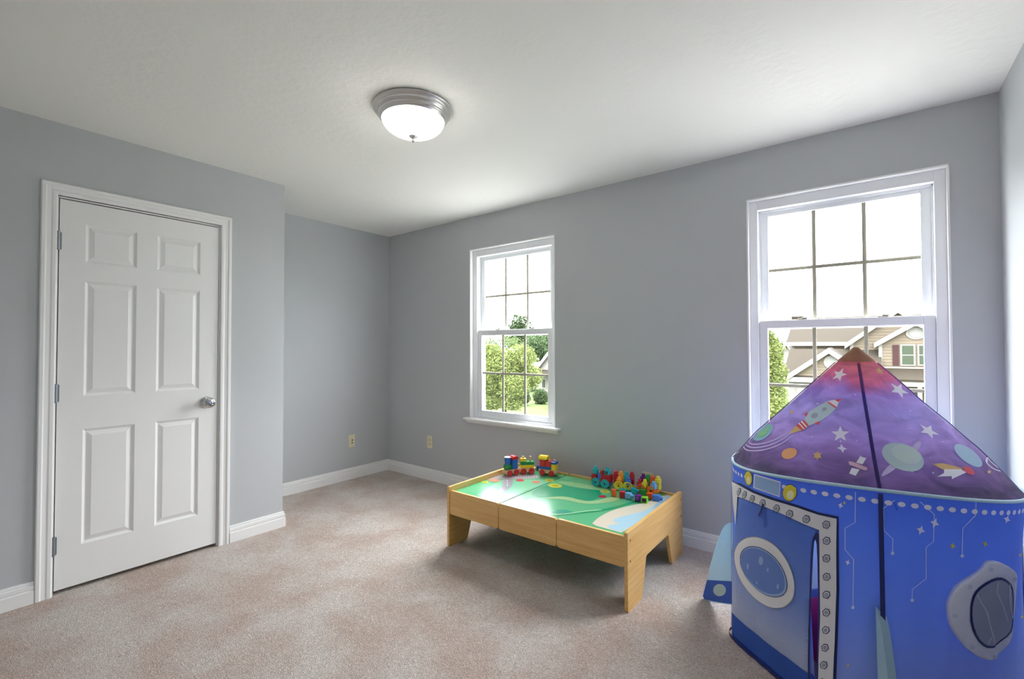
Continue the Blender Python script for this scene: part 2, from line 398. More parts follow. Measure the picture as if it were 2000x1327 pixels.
# ------------------------------------------------------------------ ceiling light
LX, LYc = 2.228, -1.552
lamp = empty('ceiling_light', (LX, LYc, H)); tag(lamp, 'flush ceiling light with brushed nickel rings and frosted glass bowl', 'ceiling light')
bm = bmesh.new(); lathe(bm, [(.02, 0), (.188, 0), (.188, -.003), (.192, -.005), (.193, -.009), (.190, -.013), (.180, -.017), (.176, -.024), (.178, -.028), (.175, -.032), (.167, -.036), (.165, -.042), (.166, -.046), (.162, -.050), (.156, -.053), (.154, -.060), (.150, -.062), (.148, -.05), (.02, -.045)], 64)
link('canopy_ring', bm, NICKEL, lamp, True)
def bowl_mat():
    M = bpy.data.materials.new('lit_frosted_glass'); M.use_nodes = True; nt = M.node_tree; b = nt.nodes['Principled BSDF']
    b.inputs['Base Color'].default_value = (.85, .85, .84, 1); b.inputs['Roughness'].default_value = .25
    t = nt.nodes.new('ShaderNodeTexCoord'); n = nt.nodes.new('ShaderNodeTexNoise'); n.inputs['Scale'].default_value = 9; n.inputs['Detail'].default_value = 3; n.inputs['Distortion'].default_value = 2
    nt.links.new(t.outputs['Object'], n.inputs['Vector'])
    mr = nt.nodes.new('ShaderNodeMapRange'); mr.inputs['To Min'].default_value = 2; mr.inputs['To Max'].default_value = 6.5; mr.inputs['From Min'].default_value = .3; mr.inputs['From Max'].default_value = .65
    nt.links.new(n.outputs['Fac'], mr.inputs['Value'])
    b.inputs['Emission Color'].default_value = (1, .96, .91, 1); nt.links.new(mr.outputs[0], b.inputs['Emission Strength'])
    return M
bm = bmesh.new(); lathe(bm, [(.150*math.cos(a), -.056-.078*math.sin(a)) for a in [R(k) for k in range(0, 88, 6)]]+[(0.002, -.134)], 64)
link('glass_bowl', bm, bowl_mat(), lamp, True)
bm = bmesh.new(); lathe(bm, [(0, -.128), (.021, -.131), (.022, -.137), (.013, -.144), (.007, -.150), (.0085, -.157), (.005, -.165), (0, -.167)], 24)
link('finial', bm, NICKEL, lamp, True)

# ------------------------------------------------------------------ traced prints on surfaces
def cdt(poly, step):
    """fill a 2D outline with a fine triangle net"""
    n = len(poly); pts = []; edges = []
    for i in range(n):
        a = Vector(poly[i]); b = Vector(poly[(i+1) % n]); k = max(1, int((b-a).length/step))
        for j in range(k): pts.append(a+(b-a)*j/k)
    m_ = len(pts); edges = [(i, (i+1) % m_) for i in range(m_)]
    xs = [p.x for p in pts]; ys = [p.y for p in pts]
    def inside(x, y):
        c = False; j = m_-1
        for i in range(m_):
            if (pts[i].y > y) != (pts[j].y > y) and x < (pts[j].x-pts[i].x)*(y-pts[i].y)/(pts[j].y-pts[i].y)+pts[i].x: c = not c
            j = i
        return c
    extra = []; x = min(xs)+step*.5
    while x < max(xs):
        y = min(ys)+step*.5
        while y < max(ys):
            if inside(x, y): extra.append(Vector((x, y)))
            y += step
        x += step
    r = delaunay_2d_cdt(pts+extra, edges, [], 1, 1e-4)
    return r[0], r[2]
def ell(cx, cy, rx, ry, rot=0, n=28):
    c, s = math.cos(R(rot)), math.sin(R(rot)); o = []
    for i in range(n):
        a = 2*math.pi*i/n; x, y = rx*math.cos(a), ry*math.sin(a); o.append((cx+x*c-y*s, cy+x*s+y*c))
    return o
def star(cx, cy, ro, n=5, inner=.45, rot=-90, sx=1, sy=1, skew=0):
    o = []
    for i in range(2*n):
        a = R(rot)+math.pi*i/n; r = ro if i % 2 == 0 else ro*inner
        x, y = r*math.cos(a)*sx, r*math.sin(a)*sy; o.append((cx+x+skew*y, cy+y+skew*x*.5))
    return o
def stroke(pts, w):
    """outline of a polyline of width w"""
    P = [Vector(p) for p in pts]; L, Rr = [], []
    for i, p in enumerate(P):
        d = (P[min(i+1, len(P)-1)]-P[max(i-1, 0)]).normalized(); n = Vector((-d.y, d.x))*w/2
        L.append(p+n); Rr.append(p-n)
    return [tuple(v) for v in L+Rr[::-1]]
def smooth_poly(pts, it=2, closed=True):
    for _ in range(it):
        o = []; n = len(pts)
        for i in range(n if closed else n-1):
            a, b = Vector(pts[i]), Vector(pts[(i+1) % n]); o += [tuple(a*.75+b*.25), tuple(a*.25+b*.75)]
        if not closed: o = [pts[0]]+o+[pts[-1]]
        pts = o
    return pts
def zm(pts, ox, oy, s): return [(ox+x*s, oy+y*s) for x, y in pts]

# ------------------------------------------------------------------ play table
WOOD = wood_mat('maple_laminate', (216, 166, 94), (232, 190, 122), (1.2, 9, 22))
WOODE = wood_mat('maple_laminate_end', (216, 166, 94), (232, 190, 122), (9, 1.2, 22))
TX0, TX1, TY0, TY1 = 1.842, 3.062, -.943, -.128
TZ = .378; BZ = .344
table = tag(empty('play_table', ((TX0+TX1)/2, (TY0+TY1)/2, 0)), 'low maple activity table with a printed green landscape top', 'table')
def tp(o): o.parent = table; o.matrix_parent_inverse = table.matrix_basis.inverted(); return o
def rounded(pts, r, seg=4):
    """round the corners of a 2D polygon"""
    o = []; n = len(pts)
    for i in range(n):
        p = Vector(pts[i]); a = (Vector(pts[i-1])-p); b = (Vector(pts[(i+1) % n])-p); rr = min(r, a.length*.45, b.length*.45)
        p0 = p+a.normalized()*rr; p1 = p+b.normalized()*rr
        for k in range(seg+1):
            t = k/seg; o.append(tuple(p0*(1-t)**2+p*2*t*(1-t)+p1*t*t))
    return o
end = rounded([(TY0, 0), (TY0+.17, 0), (TY0+.232, .192), (TY1-.25, .192), (TY1-.19, 0), (TY1, 0), (TY1, TZ), (TY0, TZ)], .012)
for x in (TX0, TX1-.018):
    bm = bmesh.new(); prism(bm, [(x, y, z) for y, z in end], (.018, 0, 0)); tp(link('end_panel', bm, WOODE))
seams = [TX0+.018, 2.262, 2.660, TX1-.018]
for i in range(3):
    for (y, s) in ((TY0+.004, 1), (TY1-.020, 1)):
        a, b = seams[i]+.002, seams[i+1]-.002
        q = rounded([(a, .208), (b, .208), (b, .357), (a, .357)], .016)
        bm = bmesh.new(); prism(bm, [(x, y, z) for x, z in q], (0, .016, 0)); tp(link('apron_panel', bm, WOOD))
for y in (TY0+.03, TY1-.03):
    for z in (.335, .235):
        bm = bmesh.new(); cyl(bm, (TX1-.0005, y, z), (TX1+.0012, y, z), .005, n=12); tp(link('screw', bm, mat('screw_metal', (120, 100, 70), rough=.4, metal=.6)))
def gloss(name, col): return mat(name, col, rough=.2, spec=.5, coat=.25)
GREEN = gloss('print_green', (92, 186, 132))
for (a, b) in ((TX0+.018, 2.325), (2.3265, TX1-.018)):
    tp(box('top_board', a, b, TY0+.0205, TY1-.0205, BZ-.014, BZ, GREEN))
def tprint(name, poly, col, off=.0006, smooth=2):
    bm = bmesh.new(); pl = smooth_poly(poly, smooth) if smooth else poly
    vs_, fs = cdt(pl, 400); V = []
    for v in vs_:
        p = onz(v.x, v.y, BZ+off); p.x = min(max(p.x, TX0+.019), TX1-.019); p.y = min(max(p.y, TY0+.021), TY1-.021); V.append(bm.verts.new(p))
    for f in fs:
        try: bm.faces.new([V[i] for i in f])
        except ValueError: pass
    return tp(link(name, bm, gloss('print_%d_%d_%d' % col, col)))
Z6 = lambda pts: zm(pts, 960, 870, .18)
tprint('printed_meadow', Z6([(-40, 470), (60, 400), (110, 380), (230, 372), (520, 372), (700, 380), (420, 470), (200, 560), (120, 600), (-200, 560)]), (126, 203, 158), .0006, 1)
tprint('printed_pavement', Z6([(-60, 340), (130, 315), (420, 315), (520, 325), (516, 364), (240, 368), (120, 369), (-110, 374)]), (176, 172, 178), .0008, 1)
tprint('printed_road', Z6([(118, 362), (238, 362), (232, 420), (205, 465), (150, 500), (90, 530), (20, 560), (0, 540), (70, 500), (110, 460), (120, 410)]), (165, 162, 170), .0010)
for k in range(3): tprint('printed_road_mark', Z6([(166+k*2, 378+k*26), (176+k*2, 378+k*26), (174+k, 392+k*26), (164+k, 392+k*26)]), (235, 235, 235), .0013, 0)
for k in range(9): tprint('printed_parking_line', Z6([(262+k*28, 326), (266+k*28, 326), (270+k*28, 360), (265+k*28, 360)]), (225, 225, 228), .0011, 0)
tprint('printed_lake', Z6([(420, 520), (520, 460), (620, 428), (760, 424), (900, 460), (1090, 484), (1200, 492), (1185, 540), (1140, 585), (1060, 607), (950, 590), (820, 552), (640, 556), (480, 570)]), (24, 158, 112), .0007)
tprint('printed_hill', Z6([(720, 385), (900, 400), (1100, 440), (1280, 470), (1260, 500), (1090, 480), (900, 455), (740, 415)]), (142, 196, 134), .0008)
tprint('printed_hill', Z6([(560, 575), (700, 556), (820, 558), (950, 592), (1060, 612), (1180, 592), (1300, 560), (1420, 560), (1350, 610), (1120, 640), (960, 632), (800, 590)]), (166, 206, 146), .0009)
tprint('printed_stream', Z6([(640, 730), (720, 700), (830, 702), (920, 738), (860, 748), (740, 748)]), (40, 160, 130), .0009)
tprint('printed_path', Z6(stroke([(640, 765), (760, 752), (1000, 728), (1230, 702), (1400, 660), (1560, 615), (1660, 575)], 22)), (30, 160, 104), .0010)
tprint('printed_path_edge', Z6(stroke([(640, 752), (800, 748), (1000, 716), (1200, 700)], 8)), (176, 222, 180), .0012)
tprint('printed_beach', Z6([(1085, 862), (1115, 822), (1190, 765), (1310, 706), (1500, 656), (1690, 622), (1800, 560), (1990, 520), (2020, 560), (1440, 960), (1300, 920)]), (226, 216, 196), .0011, 1)
tprint('printed_sea', Z6([(1225, 880), (1330, 858), (1400, 858), (1300, 815), (1400, 775), (1540, 745), (1680, 705), (1790, 640), (1850, 560), (2000, 540), (1440, 960)]), (178, 214, 232), .0014, 1)
for (x, y, rx, ry, c) in ((308, 381, 46, 13, (196, 70, 80)), (485, 400, 46, 13, (222, 130, 100)), (30, 383, 60, 15, (226, 138, 104)), (1203, 556, 46, 14, (186, 50, 72))):
    tprint('printed_flowerbed', Z6(ell(x, y, rx, ry, 2)), c, .0016, 0)
for (x, y, rx, ry) in ((628, 382, 52, 17), (690, 440, 78, 22), (1232, 503, 55, 18), (-70, 400, 40, 12)):
    tprint('printed_bush', Z6(ell(x, y, rx, ry, 4)), (196, 202, 74), .0015, 0)
    tprint('printed_bush_heart', Z6(ell(x, y, rx*.45, ry*.45, 4)), (170, 170, 40), .0018, 0)

jx = (onz(987, 978, BZ).x+onz(1089, 937, BZ).x)/2
tp(box('board_joint', jx-.0013, jx+.0013, TY0+.021, TY1-.021, BZ, BZ+.0021, mat('joint_shadow_green', (30, 74, 52), rough=.6)))
# ------------------------------------------------------------------ wooden stacking train
TOY = {k: mat('toy_'+k, v, rough=.35) for k, v in dict(red=(206, 30, 34), blue=(34, 92, 176), green=(28, 140, 66), yellow=(240, 206, 30), white=(240, 240, 240), orange=(240, 130, 40), teal=(40, 178, 190), crimson=(196, 26, 44), lightblue=(120, 178, 232), purple=(110, 30, 140), lime=(120, 200, 50), lemon=(236, 224, 70), royal=(70, 122, 212), amber=(246, 170, 50), darkgreen=(40, 150, 60), orangered=(236, 96, 40)).items()}
PINE = wood_mat('pine', (214, 176, 130), (232, 200, 156), (6, 20, 20))
def carbase(name, pa, pb, label, L=None):
    """flat wagon through two wheel contact points on the board; +x runs along the wagon"""
    d = pb-pa; ang = math.atan2(d.y, d.x); mid = (pa+pb)/2; off = Vector((-math.sin(ang), math.cos(ang), 0))*.032
    e = empty(name, (mid.x+off.x, mid.y+off.y, BZ+.002), ang); tag(e, label, 'toy train', 'wooden stacking train on the play table')
    wl = d.length/2; half = (L or (d.length+.06))/2
    box('chassis', -half, half, -.028, .028, .016, .042, PINE, e, .003)
    for sx in (-wl, wl):
        for sy in (-1, 1):
            bm = bmesh.new(); lathe(bm, [(0, 0), (.019, 0), (.021, .002*1), (.021, .009), (.018, .011), (0, .011)], 24, (sx, 0, .021), 'Y')
            for v in bm.verts: v.co.y = sy*(.0285+v.co.y)
            link('wheel', bm, TOY['red'], e, False)
    return e
def wp(px, py): return onz(px, py, BZ)
E_ = carbase('toy_locomotive', wp(996, 931.5), wp(1009, 929), 'wooden toy locomotive with green boiler and blue cab at the train head', .115)
bm = bmesh.new(); cyl(bm, (-.05, 0, .062), (.0, 0, .062), .022, n=24); link('boiler', bm, TOY['green'], E_, True)
bm = bmesh.new(); cyl(bm, (-.028, 0, .078), (-.028, 0, .130), .020, .024, n=24); o = link('funnel', bm, TOY['blue'], E_, False)
bm = bmesh.new(); cyl(bm, (-.028, 0, .130), (-.028, 0, .132), .023, n=24); link('funnel_top', bm, TOY['white'], E_)
box('cab', .0, .046, -.025, .025, .042, .112, TOY['blue'], E_, .003)
bm = bmesh.new(); prism(bm, [(-.002, -.027, .112), (.05, -.027, .112), (.05, -.027, .122), (.036, -.027, .133), (.012, -.027, .133), (-.002, -.027, .122)], (0, .054, 0)); link('cab_roof', bm, TOY['red'], E_)
W1 = carbase('toy_wagon', wp(1023, 927.5), wp(1038, 927), 'wooden toy wagon stacked with yellow and green blocks', .118)
box('block', -.048, .048, -.025, .025, .042, .064, TOY['yellow'], W1, .002); box('block', -.05, .05, -.025, .025, .064, .088, TOY['green'], W1, .002)
box('block', -.048, -.008, -.02, .02, .088, .110, TOY['yellow'], W1, .002)
for x, h in ((-.028, .124), (.026, .122)):
    bm = bmesh.new(); cyl(bm, (x, 0, .086), (x, 0, h), .007, n=16); link('peg', bm, PINE, W1)
W2 = carbase('toy_caboose', wp(1059, 929.5), wp(1077, 932), 'wooden toy wagon with red blocks under a yellow roof at the train end', .135)
box('block', -.06, .028, -.025, .025, .042, .062, TOY['blue'], W2, .002)
box('block', -.06, -.017, -.025, .025, .062, .112, TOY['red'], W2, .002); box('block', -.015, .028, -.025, .025, .062, .104, TOY['red'], W2, .002)
bm = bmesh.new(); prism(bm, [(-.068, -.03, .112), (-.002, -.03, .112), (-.002, -.022, .128), (-.002, -.01, .136), (-.002, .01, .136), (-.002, .022, .128), (-.002, .03, .112), (-.068, .03, .112)][:2] + [(-.002, .03, .112), (-.068, .03, .112)], (0, 0, .004))
pr = [(-.03, .112), (.03, .112), (.028, .124), (.016, .136), (-.016, .136), (-.028, .124)]
prism(bm, [(-.068, y, z) for y, z in pr], (.066, 0, 0)); link('roof_block', bm, TOY['yellow'], W2)
box('block', .030, .064, -.025, .025, .042, .084, TOY['yellow'], W2, .003); box('block', .030, .066, -.026, .026, .084, .102, TOY['blue'], W2, .003)
for x, z in ((.006, .104), (.047, .102)):
    bm = bmesh.new(); cyl(bm, (x, 0, z-.002), (x, 0, z+.012), .008, n=16); link('peg', bm, PINE, W2)
p = wp(1049, 921); o = box('toy_peg_block', -.012, .012, -.012, .012, 0, .034, TOY['blue'], None, .002); o.location = (p.x, p.y+.02, BZ+.002)
tag(o, 'small blue wooden block standing between the two rear train wagons', 'toy block')

# ------------------------------------------------------------------ plastic block train
U = .034
def blockmesh(bm, w=U, d=U, h=U, stud=True, x=0, y=0, z=0, hollow=False):
    bx(bm, x-w/2, x+w/2, y-d/2, y+d/2, z, z+h, .0025)
    if stud:
        lathe(bm, [(.0115, z+h-.001), (.0115, z+h+.010), (.0100, z+h+.015), (.006, z+h+.018), (.0, z+h+.0185)], 18, (x, y, 0))
def block(px, py, z, color, label, w=U, d=U, h=U, rz=.3, tilt=None, stud=True, group='plastic building blocks on the play table', base=None, yoff=0):
    p = base if base is not None else onz(px, py, z)
    bm = bmesh.new(); blockmesh(bm, w, d, h, stud)
    if tilt == 'side':      # lying with the hollow end towards the camera
        bmesh.ops.rotate(bm, cent=(0, 0, h/2), matrix=Matrix.Rotation(R(90), 3, 'X'), verts=bm.verts)
        mn = min(v.co.z for v in bm.verts); bmesh.ops.translate(bm, vec=(0, 0, -mn), verts=bm.verts)
    if tilt == 'flat':
        bmesh.ops.rotate(bm, cent=(0, 0, h/2), matrix=Matrix.Rotation(R(90), 3, 'Y'), verts=bm.verts)
        mn = min(v.co.z for v in bm.verts); bmesh.ops.translate(bm, vec=(0, 0, -mn), verts=bm.verts)
    o = link('toy_block', bm, TOY[color]); o.location = (p.x, p.y+yoff, z); o.rotation_euler = (0, 0, rz)
    if tilt in ('side',):
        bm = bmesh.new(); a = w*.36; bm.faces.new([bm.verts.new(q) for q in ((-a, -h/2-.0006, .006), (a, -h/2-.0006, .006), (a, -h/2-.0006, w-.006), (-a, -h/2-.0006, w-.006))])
        link('hollow_end', bm, mat('hollow_'+color, tuple(int(c*.35) for c in (60, 60, 60))), o)  # flat near-black patch paints the shade inside the hollow
    return tag(o, label, 'toy block', group)
def wagon(name, c1, c2, wcol, bcol, label, r, body=None):
    """rolling base between two wheel hubs given in pixels"""
    pa, pb = onz(*c1, BZ), onz(*c2, BZ); d = pb-pa; ang = math.atan2(d.y, d.x); mid = (pa+pb)/2
    e = empty(name, (mid.x-math.sin(ang)*.030, mid.y+math.cos(ang)*.030, BZ+.002), ang); tag(e, label, 'toy train', 'plastic block train on the play table')
    wl = d.length/2
    box('base', -wl-.034, wl+.034, -.022, .022, .016, .034, TOY[bcol], e, .004)
    for sx in (-wl, wl):
        for sy in (-1, 1):
            bm = bmesh.new(); lathe(bm, [(0, .004), (.006, .004), (.007, .009), (r*.62, .006), (r*.7, .010), (r*.96, .010), (r, .006), (r, 0), (0, 0)], 28, (sx, 0, r), 'Y')
            for v in bm.verts: v.co.y = sy*(.023+v.co.y)
            w_ = link('wheel', bm, TOY[wcol], e, False)
            bm = bmesh.new(); cyl(bm, (sx, sy*.0325, r), (sx, sy*.0335, r), .005, n=12); link('hub', bm, DARK, w_)
    return e, ang, mid
def world_of(e, x, y, z): return Vector((e.location.x+math.cos(e.rotation_euler.z)*x-math.sin(e.rotation_euler.z)*y, e.location.y+math.sin(e.rotation_euler.z)*x+math.cos(e.rotation_euler.z)*y, e.location.z+z))
eng, ea, _ = wagon('toy_engine', (1163, 951), (1181, 954.5), 'teal', 'royal', 'red plastic block engine with big teal wheels', .028)
bm = bmesh.new(); prism(bm, [(-.062, -.022, .034), (-.004, -.022, .034), (-.004, -.022, .098), (-.018, -.022, .098), (-.026, -.022, .074), (-.062, -.022, .074)][:0] or [(-.066, -.022, .032), (-.030, -.022, .032), (-.030, -.022, .076), (-.060, -.022, .076), (-.066, -.022, .068)], (0, .044, 0)); link('bonnet', bm, TOY['crimson'], eng)
bm = bmesh.new(); prism(bm, [(-.030, -.022, .032), (-.008, -.022, .032), (.006, -.022, .086), (-.006, -.022, .094), (-.018, -.022, .080)], (0, .044, 0)); link('windscreen', bm, TOY['royal'], eng)
bm = bmesh.new(); prism(bm, [(-.006, -.024, .032), (.062, -.024, .032), (.068, -.024, .05), (.064, -.024, .084), (.020, -.024, .084), (.010, -.024, .104), (-.002, -.024, .104), (.004, -.024, .070)], (0, .048, 0)); link('cab', bm, TOY['crimson'], eng)
for (x, z, lab, st) in ((-.046, .076, 'teal star-sided plastic block on the bonnet of the red engine', True), (.040, .084, 'teal plastic block with a small picture on the cab of the red engine', False)):
    o = block(0, 0, BZ+.002+z, 'teal', lab, rz=ea, base=world_of(eng, x, 0, z), h=.030 if not st else .034, w=.034 if not st else .028, d=.034 if not st else .028)
    if st:
        bm = bmesh.new(); prism(bm, [(q[0], -.006, q[1]) for q in star(0, .018, .028, 5, .55, 90)], (0, .012, 0)); link('star_plate', bm, TOY['teal'], o)
    else:
        bm = bmesh.new(); bm.faces.new([bm.verts.new(q) for q in ((-.010, -.0176, .006), (.010, -.0176, .006), (.010, -.0176, .024), (-.010, -.0176, .024))]); link('picture', bm, mat('block_picture', (70, 90, 84)), o)
w1, a1, _ = wagon('toy_wagon', (1208, 958.5), (1226, 960), 'lemon', 'amber', 'plastic block wagon with yellow wheels behind the red engine', .029)
w2, a2, _ = wagon('toy_wagon', (1253, 964.5), (1271.5, 969), 'orange', 'orange', 'plastic block wagon with orange wheels at the end of the row', .029)
def load(e, a, items, name):
    for (x, y, z, c, lab) in items: block(0, 0, BZ+.002+z, c, lab, rz=a, base=world_of(e, x, y, z), w=.031, d=.031, h=.030, stud=(z > .06 or y < 0))
load(w1, a1, [(-.048, .018, .034, 'crimson', 'dark red plastic block below the front red block of the yellow-wheeled wagon'), (-.048, .018, .064, 'crimson', 'red plastic block at the front of the yellow-wheeled wagon'),
              (-.014, .018, .034, 'amber', 'amber plastic block low at the back of the yellow-wheeled wagon'), (-.014, .018, .064, 'amber', 'amber plastic block on top in the middle of the yellow-wheeled wagon'),
              (.020, .018, .034, 'teal', 'teal plastic block low on the yellow-wheeled wagon'), (.020, .018, .064, 'teal', 'teal plastic block on top of the yellow-wheeled wagon'),
              (.054, .018, .034, 'crimson', 'red plastic block low at the rear of the yellow-wheeled wagon'), (.054, .018, .064, 'crimson', 'red plastic block on top at the rear of the yellow-wheeled wagon'),
              (-.026, -.016, .036, 'amber', 'amber plastic block standing at the near side of the yellow-wheeled wagon'), (.034, -.016, .036, 'royal', 'blue plastic block standing at the near side of the yellow-wheeled wagon')], 'w1')
load(w2, a2, [(-.045, .018, .034, 'purple', 'purple plastic block low on the orange-wheeled wagon'), (-.045, .018, .064, 'purple', 'purple plastic block on top of the orange-wheeled wagon'),
              (-.012, .018, .034, 'darkgreen', 'green plastic block low on the orange-wheeled wagon'), (-.012, .018, .064, 'darkgreen', 'green plastic block on top of the orange-wheeled wagon'),
              (.022, .018, .034, 'orangered', 'orange plastic block low on the orange-wheeled wagon'), (.022, .018, .064, 'orangered', 'orange plastic block on top of the orange-wheeled wagon'),
              (.056, .018, .034, 'lemon', 'yellow plastic block low at the rear of the orange-wheeled wagon'), (.056, .018, .068, 'lemon', 'tall yellow plastic block at the rear of the orange-wheeled wagon'),
              (-.050, -.016, .036, 'crimson', 'red plastic block at the near front of the orange-wheeled wagon'), (-.016, -.016, .040, 'lemon', 'yellow plastic block at the near side of the orange-wheeled wagon'),
              (.044, -.016, .040, 'lightblue', 'light blue plastic block at the near rear of the orange-wheeled wagon')], 'w2')
Q = lambda zx, zy: (1140+zx*.085, 890+zy*.085)
for (zx, zy, c, lab, kw) in (
    (675, 945, 'orangered', 'orange plastic block standing left of the loose block pile', dict(stud=False, h=.042, w=.026, d=.026, rz=.1)),
    (900, 830, 'teal', 'flat teal plastic plate lying behind the loose red block', dict(stud=False, h=.014, w=.060, d=.04, rz=.5)),
    (1130, 880, 'teal', 'teal plastic block lying on its side in the middle of the pile', dict(tilt='flat', rz=.3)),
    (870, 965, 'crimson', 'loose dark red plastic block beside the light blue block', dict(stud=False, rz=.35)),
    (1010, 1000, 'lightblue', 'light blue plastic block lying on its side in front of the pile', dict(tilt='flat', rz=.1)),
    (1235, 1050, 'purple', 'purple plastic block with its hollow end facing the room', dict(tilt='side', rz=.2)),
    (1350, 915, 'darkgreen', 'loose green plastic block behind the lime block', dict(stud=False, rz=.2)),
    (1385, 1095, 'lime', 'lime green plastic block nearest the front of the table', dict(tilt='side', rz=.15, stud=False)),
    (1500, 1000, 'orangered', 'orange-red plastic block leaning by the orange wheel', dict(stud=False, rz=.1)),
    (1650, 1050, 'royal', 'blue round-ended plastic block at the right end of the pile', dict(tilt='flat', rz=.2, h=.04)),
):
    px, py = Q(zx, zy); block(px, py, BZ+.002, c, lab, group='loose plastic blocks in front of the block train', yoff=.012, **kw)

# ------------------------------------------------------------------ play tent
TC = Vector((3.942, -.756)); RH = .443; ZH = .803; ZA = 1.266; A0 = R(-82)
tent = tag(empty('play_tent', (TC.x, TC.y, 0)), 'rocket themed play tent with purple space roof and blue walls', 'play tent')
def tpart(o): o.parent = tent; o.matrix_parent_inverse = tent.matrix_basis.inverted(); return o
def sq(theta, ap, p):
    f = theta-A0-math.pi/4
    return ap/((abs(math.cos(f))**p+abs(math.sin(f))**p)**(1/p))
def wr(x, y, z, s, seed=0): return noise.noise(Vector((x*s+seed, y*s, z*s)))
def zh(th): return ZH-.006+.022*math.cos(2*(th-A0))      # the hoop is sprung: high over the front pole, low at the sides
def wall_pt(th, t, off=0):
    rb = sq(th, .346, 9); r = rb*(1-t)+RH*t
    # cloth between the poles hangs in slightly and wrinkles
    loc = math.sin(2*(th-A0)); r -= .012*(loc*loc)*math.sin(math.pi*min(1, t*1.1))
    x, y = math.cos(th), math.sin(th); z = .006+t*(zh(th)-.006)
    r += .0045*wr(x*2, y*2, z*.8, 3.2)*math.sin(math.pi*(.08+.9*t)) + .003*wr(x*5, y*5, z*1.5, 3, 9)*(1-t)
    r += off
    return Vector((TC.x+x*r, TC.y+y*r, z))
def roof_pt(th, t, off=0):
    rs = sq(th, .346, 8)/.4487*RH; w = min(1, t*1.6)*.75
    r = (RH*(1-w)+rs*w)*(1-t)**.97; x, y = math.cos(th), math.sin(th)
    k_ = min(1, t*4.5); zb_ = zh(th)*(1-k_)+ZH*k_
    z = zb_+(ZA-zb_)*t - .006*math.sin(math.pi*min(1, t*1.15)) + .004*wr(x*3, y*3, t*3, 2, 4)*math.sin(math.pi*t)
    return Vector((TC.x+x*(r+off), TC.y+y*(r+off), z+off*.8))
def surf(fn, name, material, th0, th1, nt_, t0, t1, nz_, off=0, skip=None, closed=False):
    bm = bmesh.new(); g = []
    for j in range(nz_+1):
        row = []
        for i in range(nt_+1):
            if closed and i == nt_: row.append(row[0]); continue
            row.append(bm.verts.new(fn(th0+(th1-th0)*i/nt_, t0+(t1-t0)*j/nz_, off)))
        g.append(row)
    for j in range(nz_):
        for i in range(nt_):
            if skip and skip(th0+(th1-th0)*(i+.5)/nt_, t0+(t1-t0)*(j+.5)/nz_): continue
            bm.faces.new((g[j][i], g[j][i+1], g[j+1][i+1], g[j+1][i]))
    return tpart(link(name, bm, material, None, True))
ROOFM = ramp_mat('space_cloth', [(0, (112, 98, 120)), (.10, (160, 126, 166)), (.30, (208, 178, 224)), (.50, (200, 188, 232)), (.63, (192, 162, 218)), (.74, (236, 136, 158)), (.88, (242, 152, 140)), (1, (214, 146, 122))], ZH, ZA, .55, .5, .17, 6, cloud=.6)
WALLM = ramp_mat('blue_cloth', [(0, (178, 198, 236)), (.25, (160, 186, 238)), (.55, (126, 166, 240)), (.85, (104, 150, 236)), (1, (88, 132, 224))], .0, ZH, .6, .45, .04, 4)
FLAPM = ramp_mat('door_flap_cloth', [(0, (208, 216, 236)), (.22, (198, 210, 236)), (.45, (140, 172, 236)), (.8, (108, 148, 232)), (1, (92, 134, 226))], .0, ZH, .6, .35, .03, 4)
NAVY = mat('navy_binding', (26, 40, 110), rough=.5); BANDM = mat('blue_band_cloth', (58, 104, 204), rough=.6, transl=.3)
PIPE = mat('pale_piping', (176, 208, 228), rough=.4); FINM = ramp_mat('fin_cloth', [(0, (206, 228, 240)), (1, (180, 220, 240))], 0, .5, .6, .3, .02, 4)
# helper to turn a pixel into (theta, t) on the wall: march along the ray
def wall_hit(px, py):
    r = ray(px, py).normalized(); s = 1.2; prev = None
    while s < 4:
        p_ = CAM+r*s; q = Vector((p_.x-TC.x, p_.y-TC.y)); th = math.atan2(q.y, q.x); t = (p_.z-.006)/(zh(th)-.006)
        w_ = wall_pt(th, max(0, min(1, t))); rw = math.hypot(w_.x-TC.x, w_.y-TC.y)
        if q.length < rw: return th, t
        s += .003
    return None
s_top = wall_hit(1597, 1040); s_bot = wall_hit(1590, 1320)
TH_S0 = min(wall_hit(1586, 1200)[0], wall_hit(1604, 1200)[0]); TH_S1 = max(wall_hit(1586, 1200)[0], wall_hit(1604, 1200)[0])
T_TOP = s_top[1]
NTH = 288
def slit(th, t):
    th = (th+math.pi) % (2*math.pi)-math.pi
    return TH_S0 <= th <= TH_S1 and .02 < t < T_TOP
wallo = surf(wall_pt, 'wall_cloth', WALLM, A0, A0+2*math.pi, NTH, .0, 1, 56, skip=slit, closed=True)
roofo = surf(roof_pt, 'roof_cloth', ROOFM, A0, A0+2*math.pi, 160, 0, .985, 40, closed=True)
uncut = surf(wall_pt, 'uncut', WALLM, A0, A0+2*math.pi, NTH, .0, 1, 56, closed=True)
full = bmesh.new()
for o in (uncut, roofo):
    tmp = bmesh.new(); tmp.from_mesh(o.data); me_ = bpy.data.meshes.new('t'); tmp.to_mesh(me_); full.from_mesh(me_); tmp.free(); bpy.data.meshes.remove(me_)
BV = BVHTree.FromBMesh(full); full.free()
bpy.data.objects.remove(uncut)
surf(wall_pt, 'base_band', BANDM, A0, A0+2*math.pi, NTH, .0, .145, 8, off=.0022, skip=slit, closed=True)
surf(wall_pt, 'base_binding', NAVY, A0, A0+2*math.pi, NTH, .0, .018, 2, off=.0135, closed=True)
bm = bmesh.new()
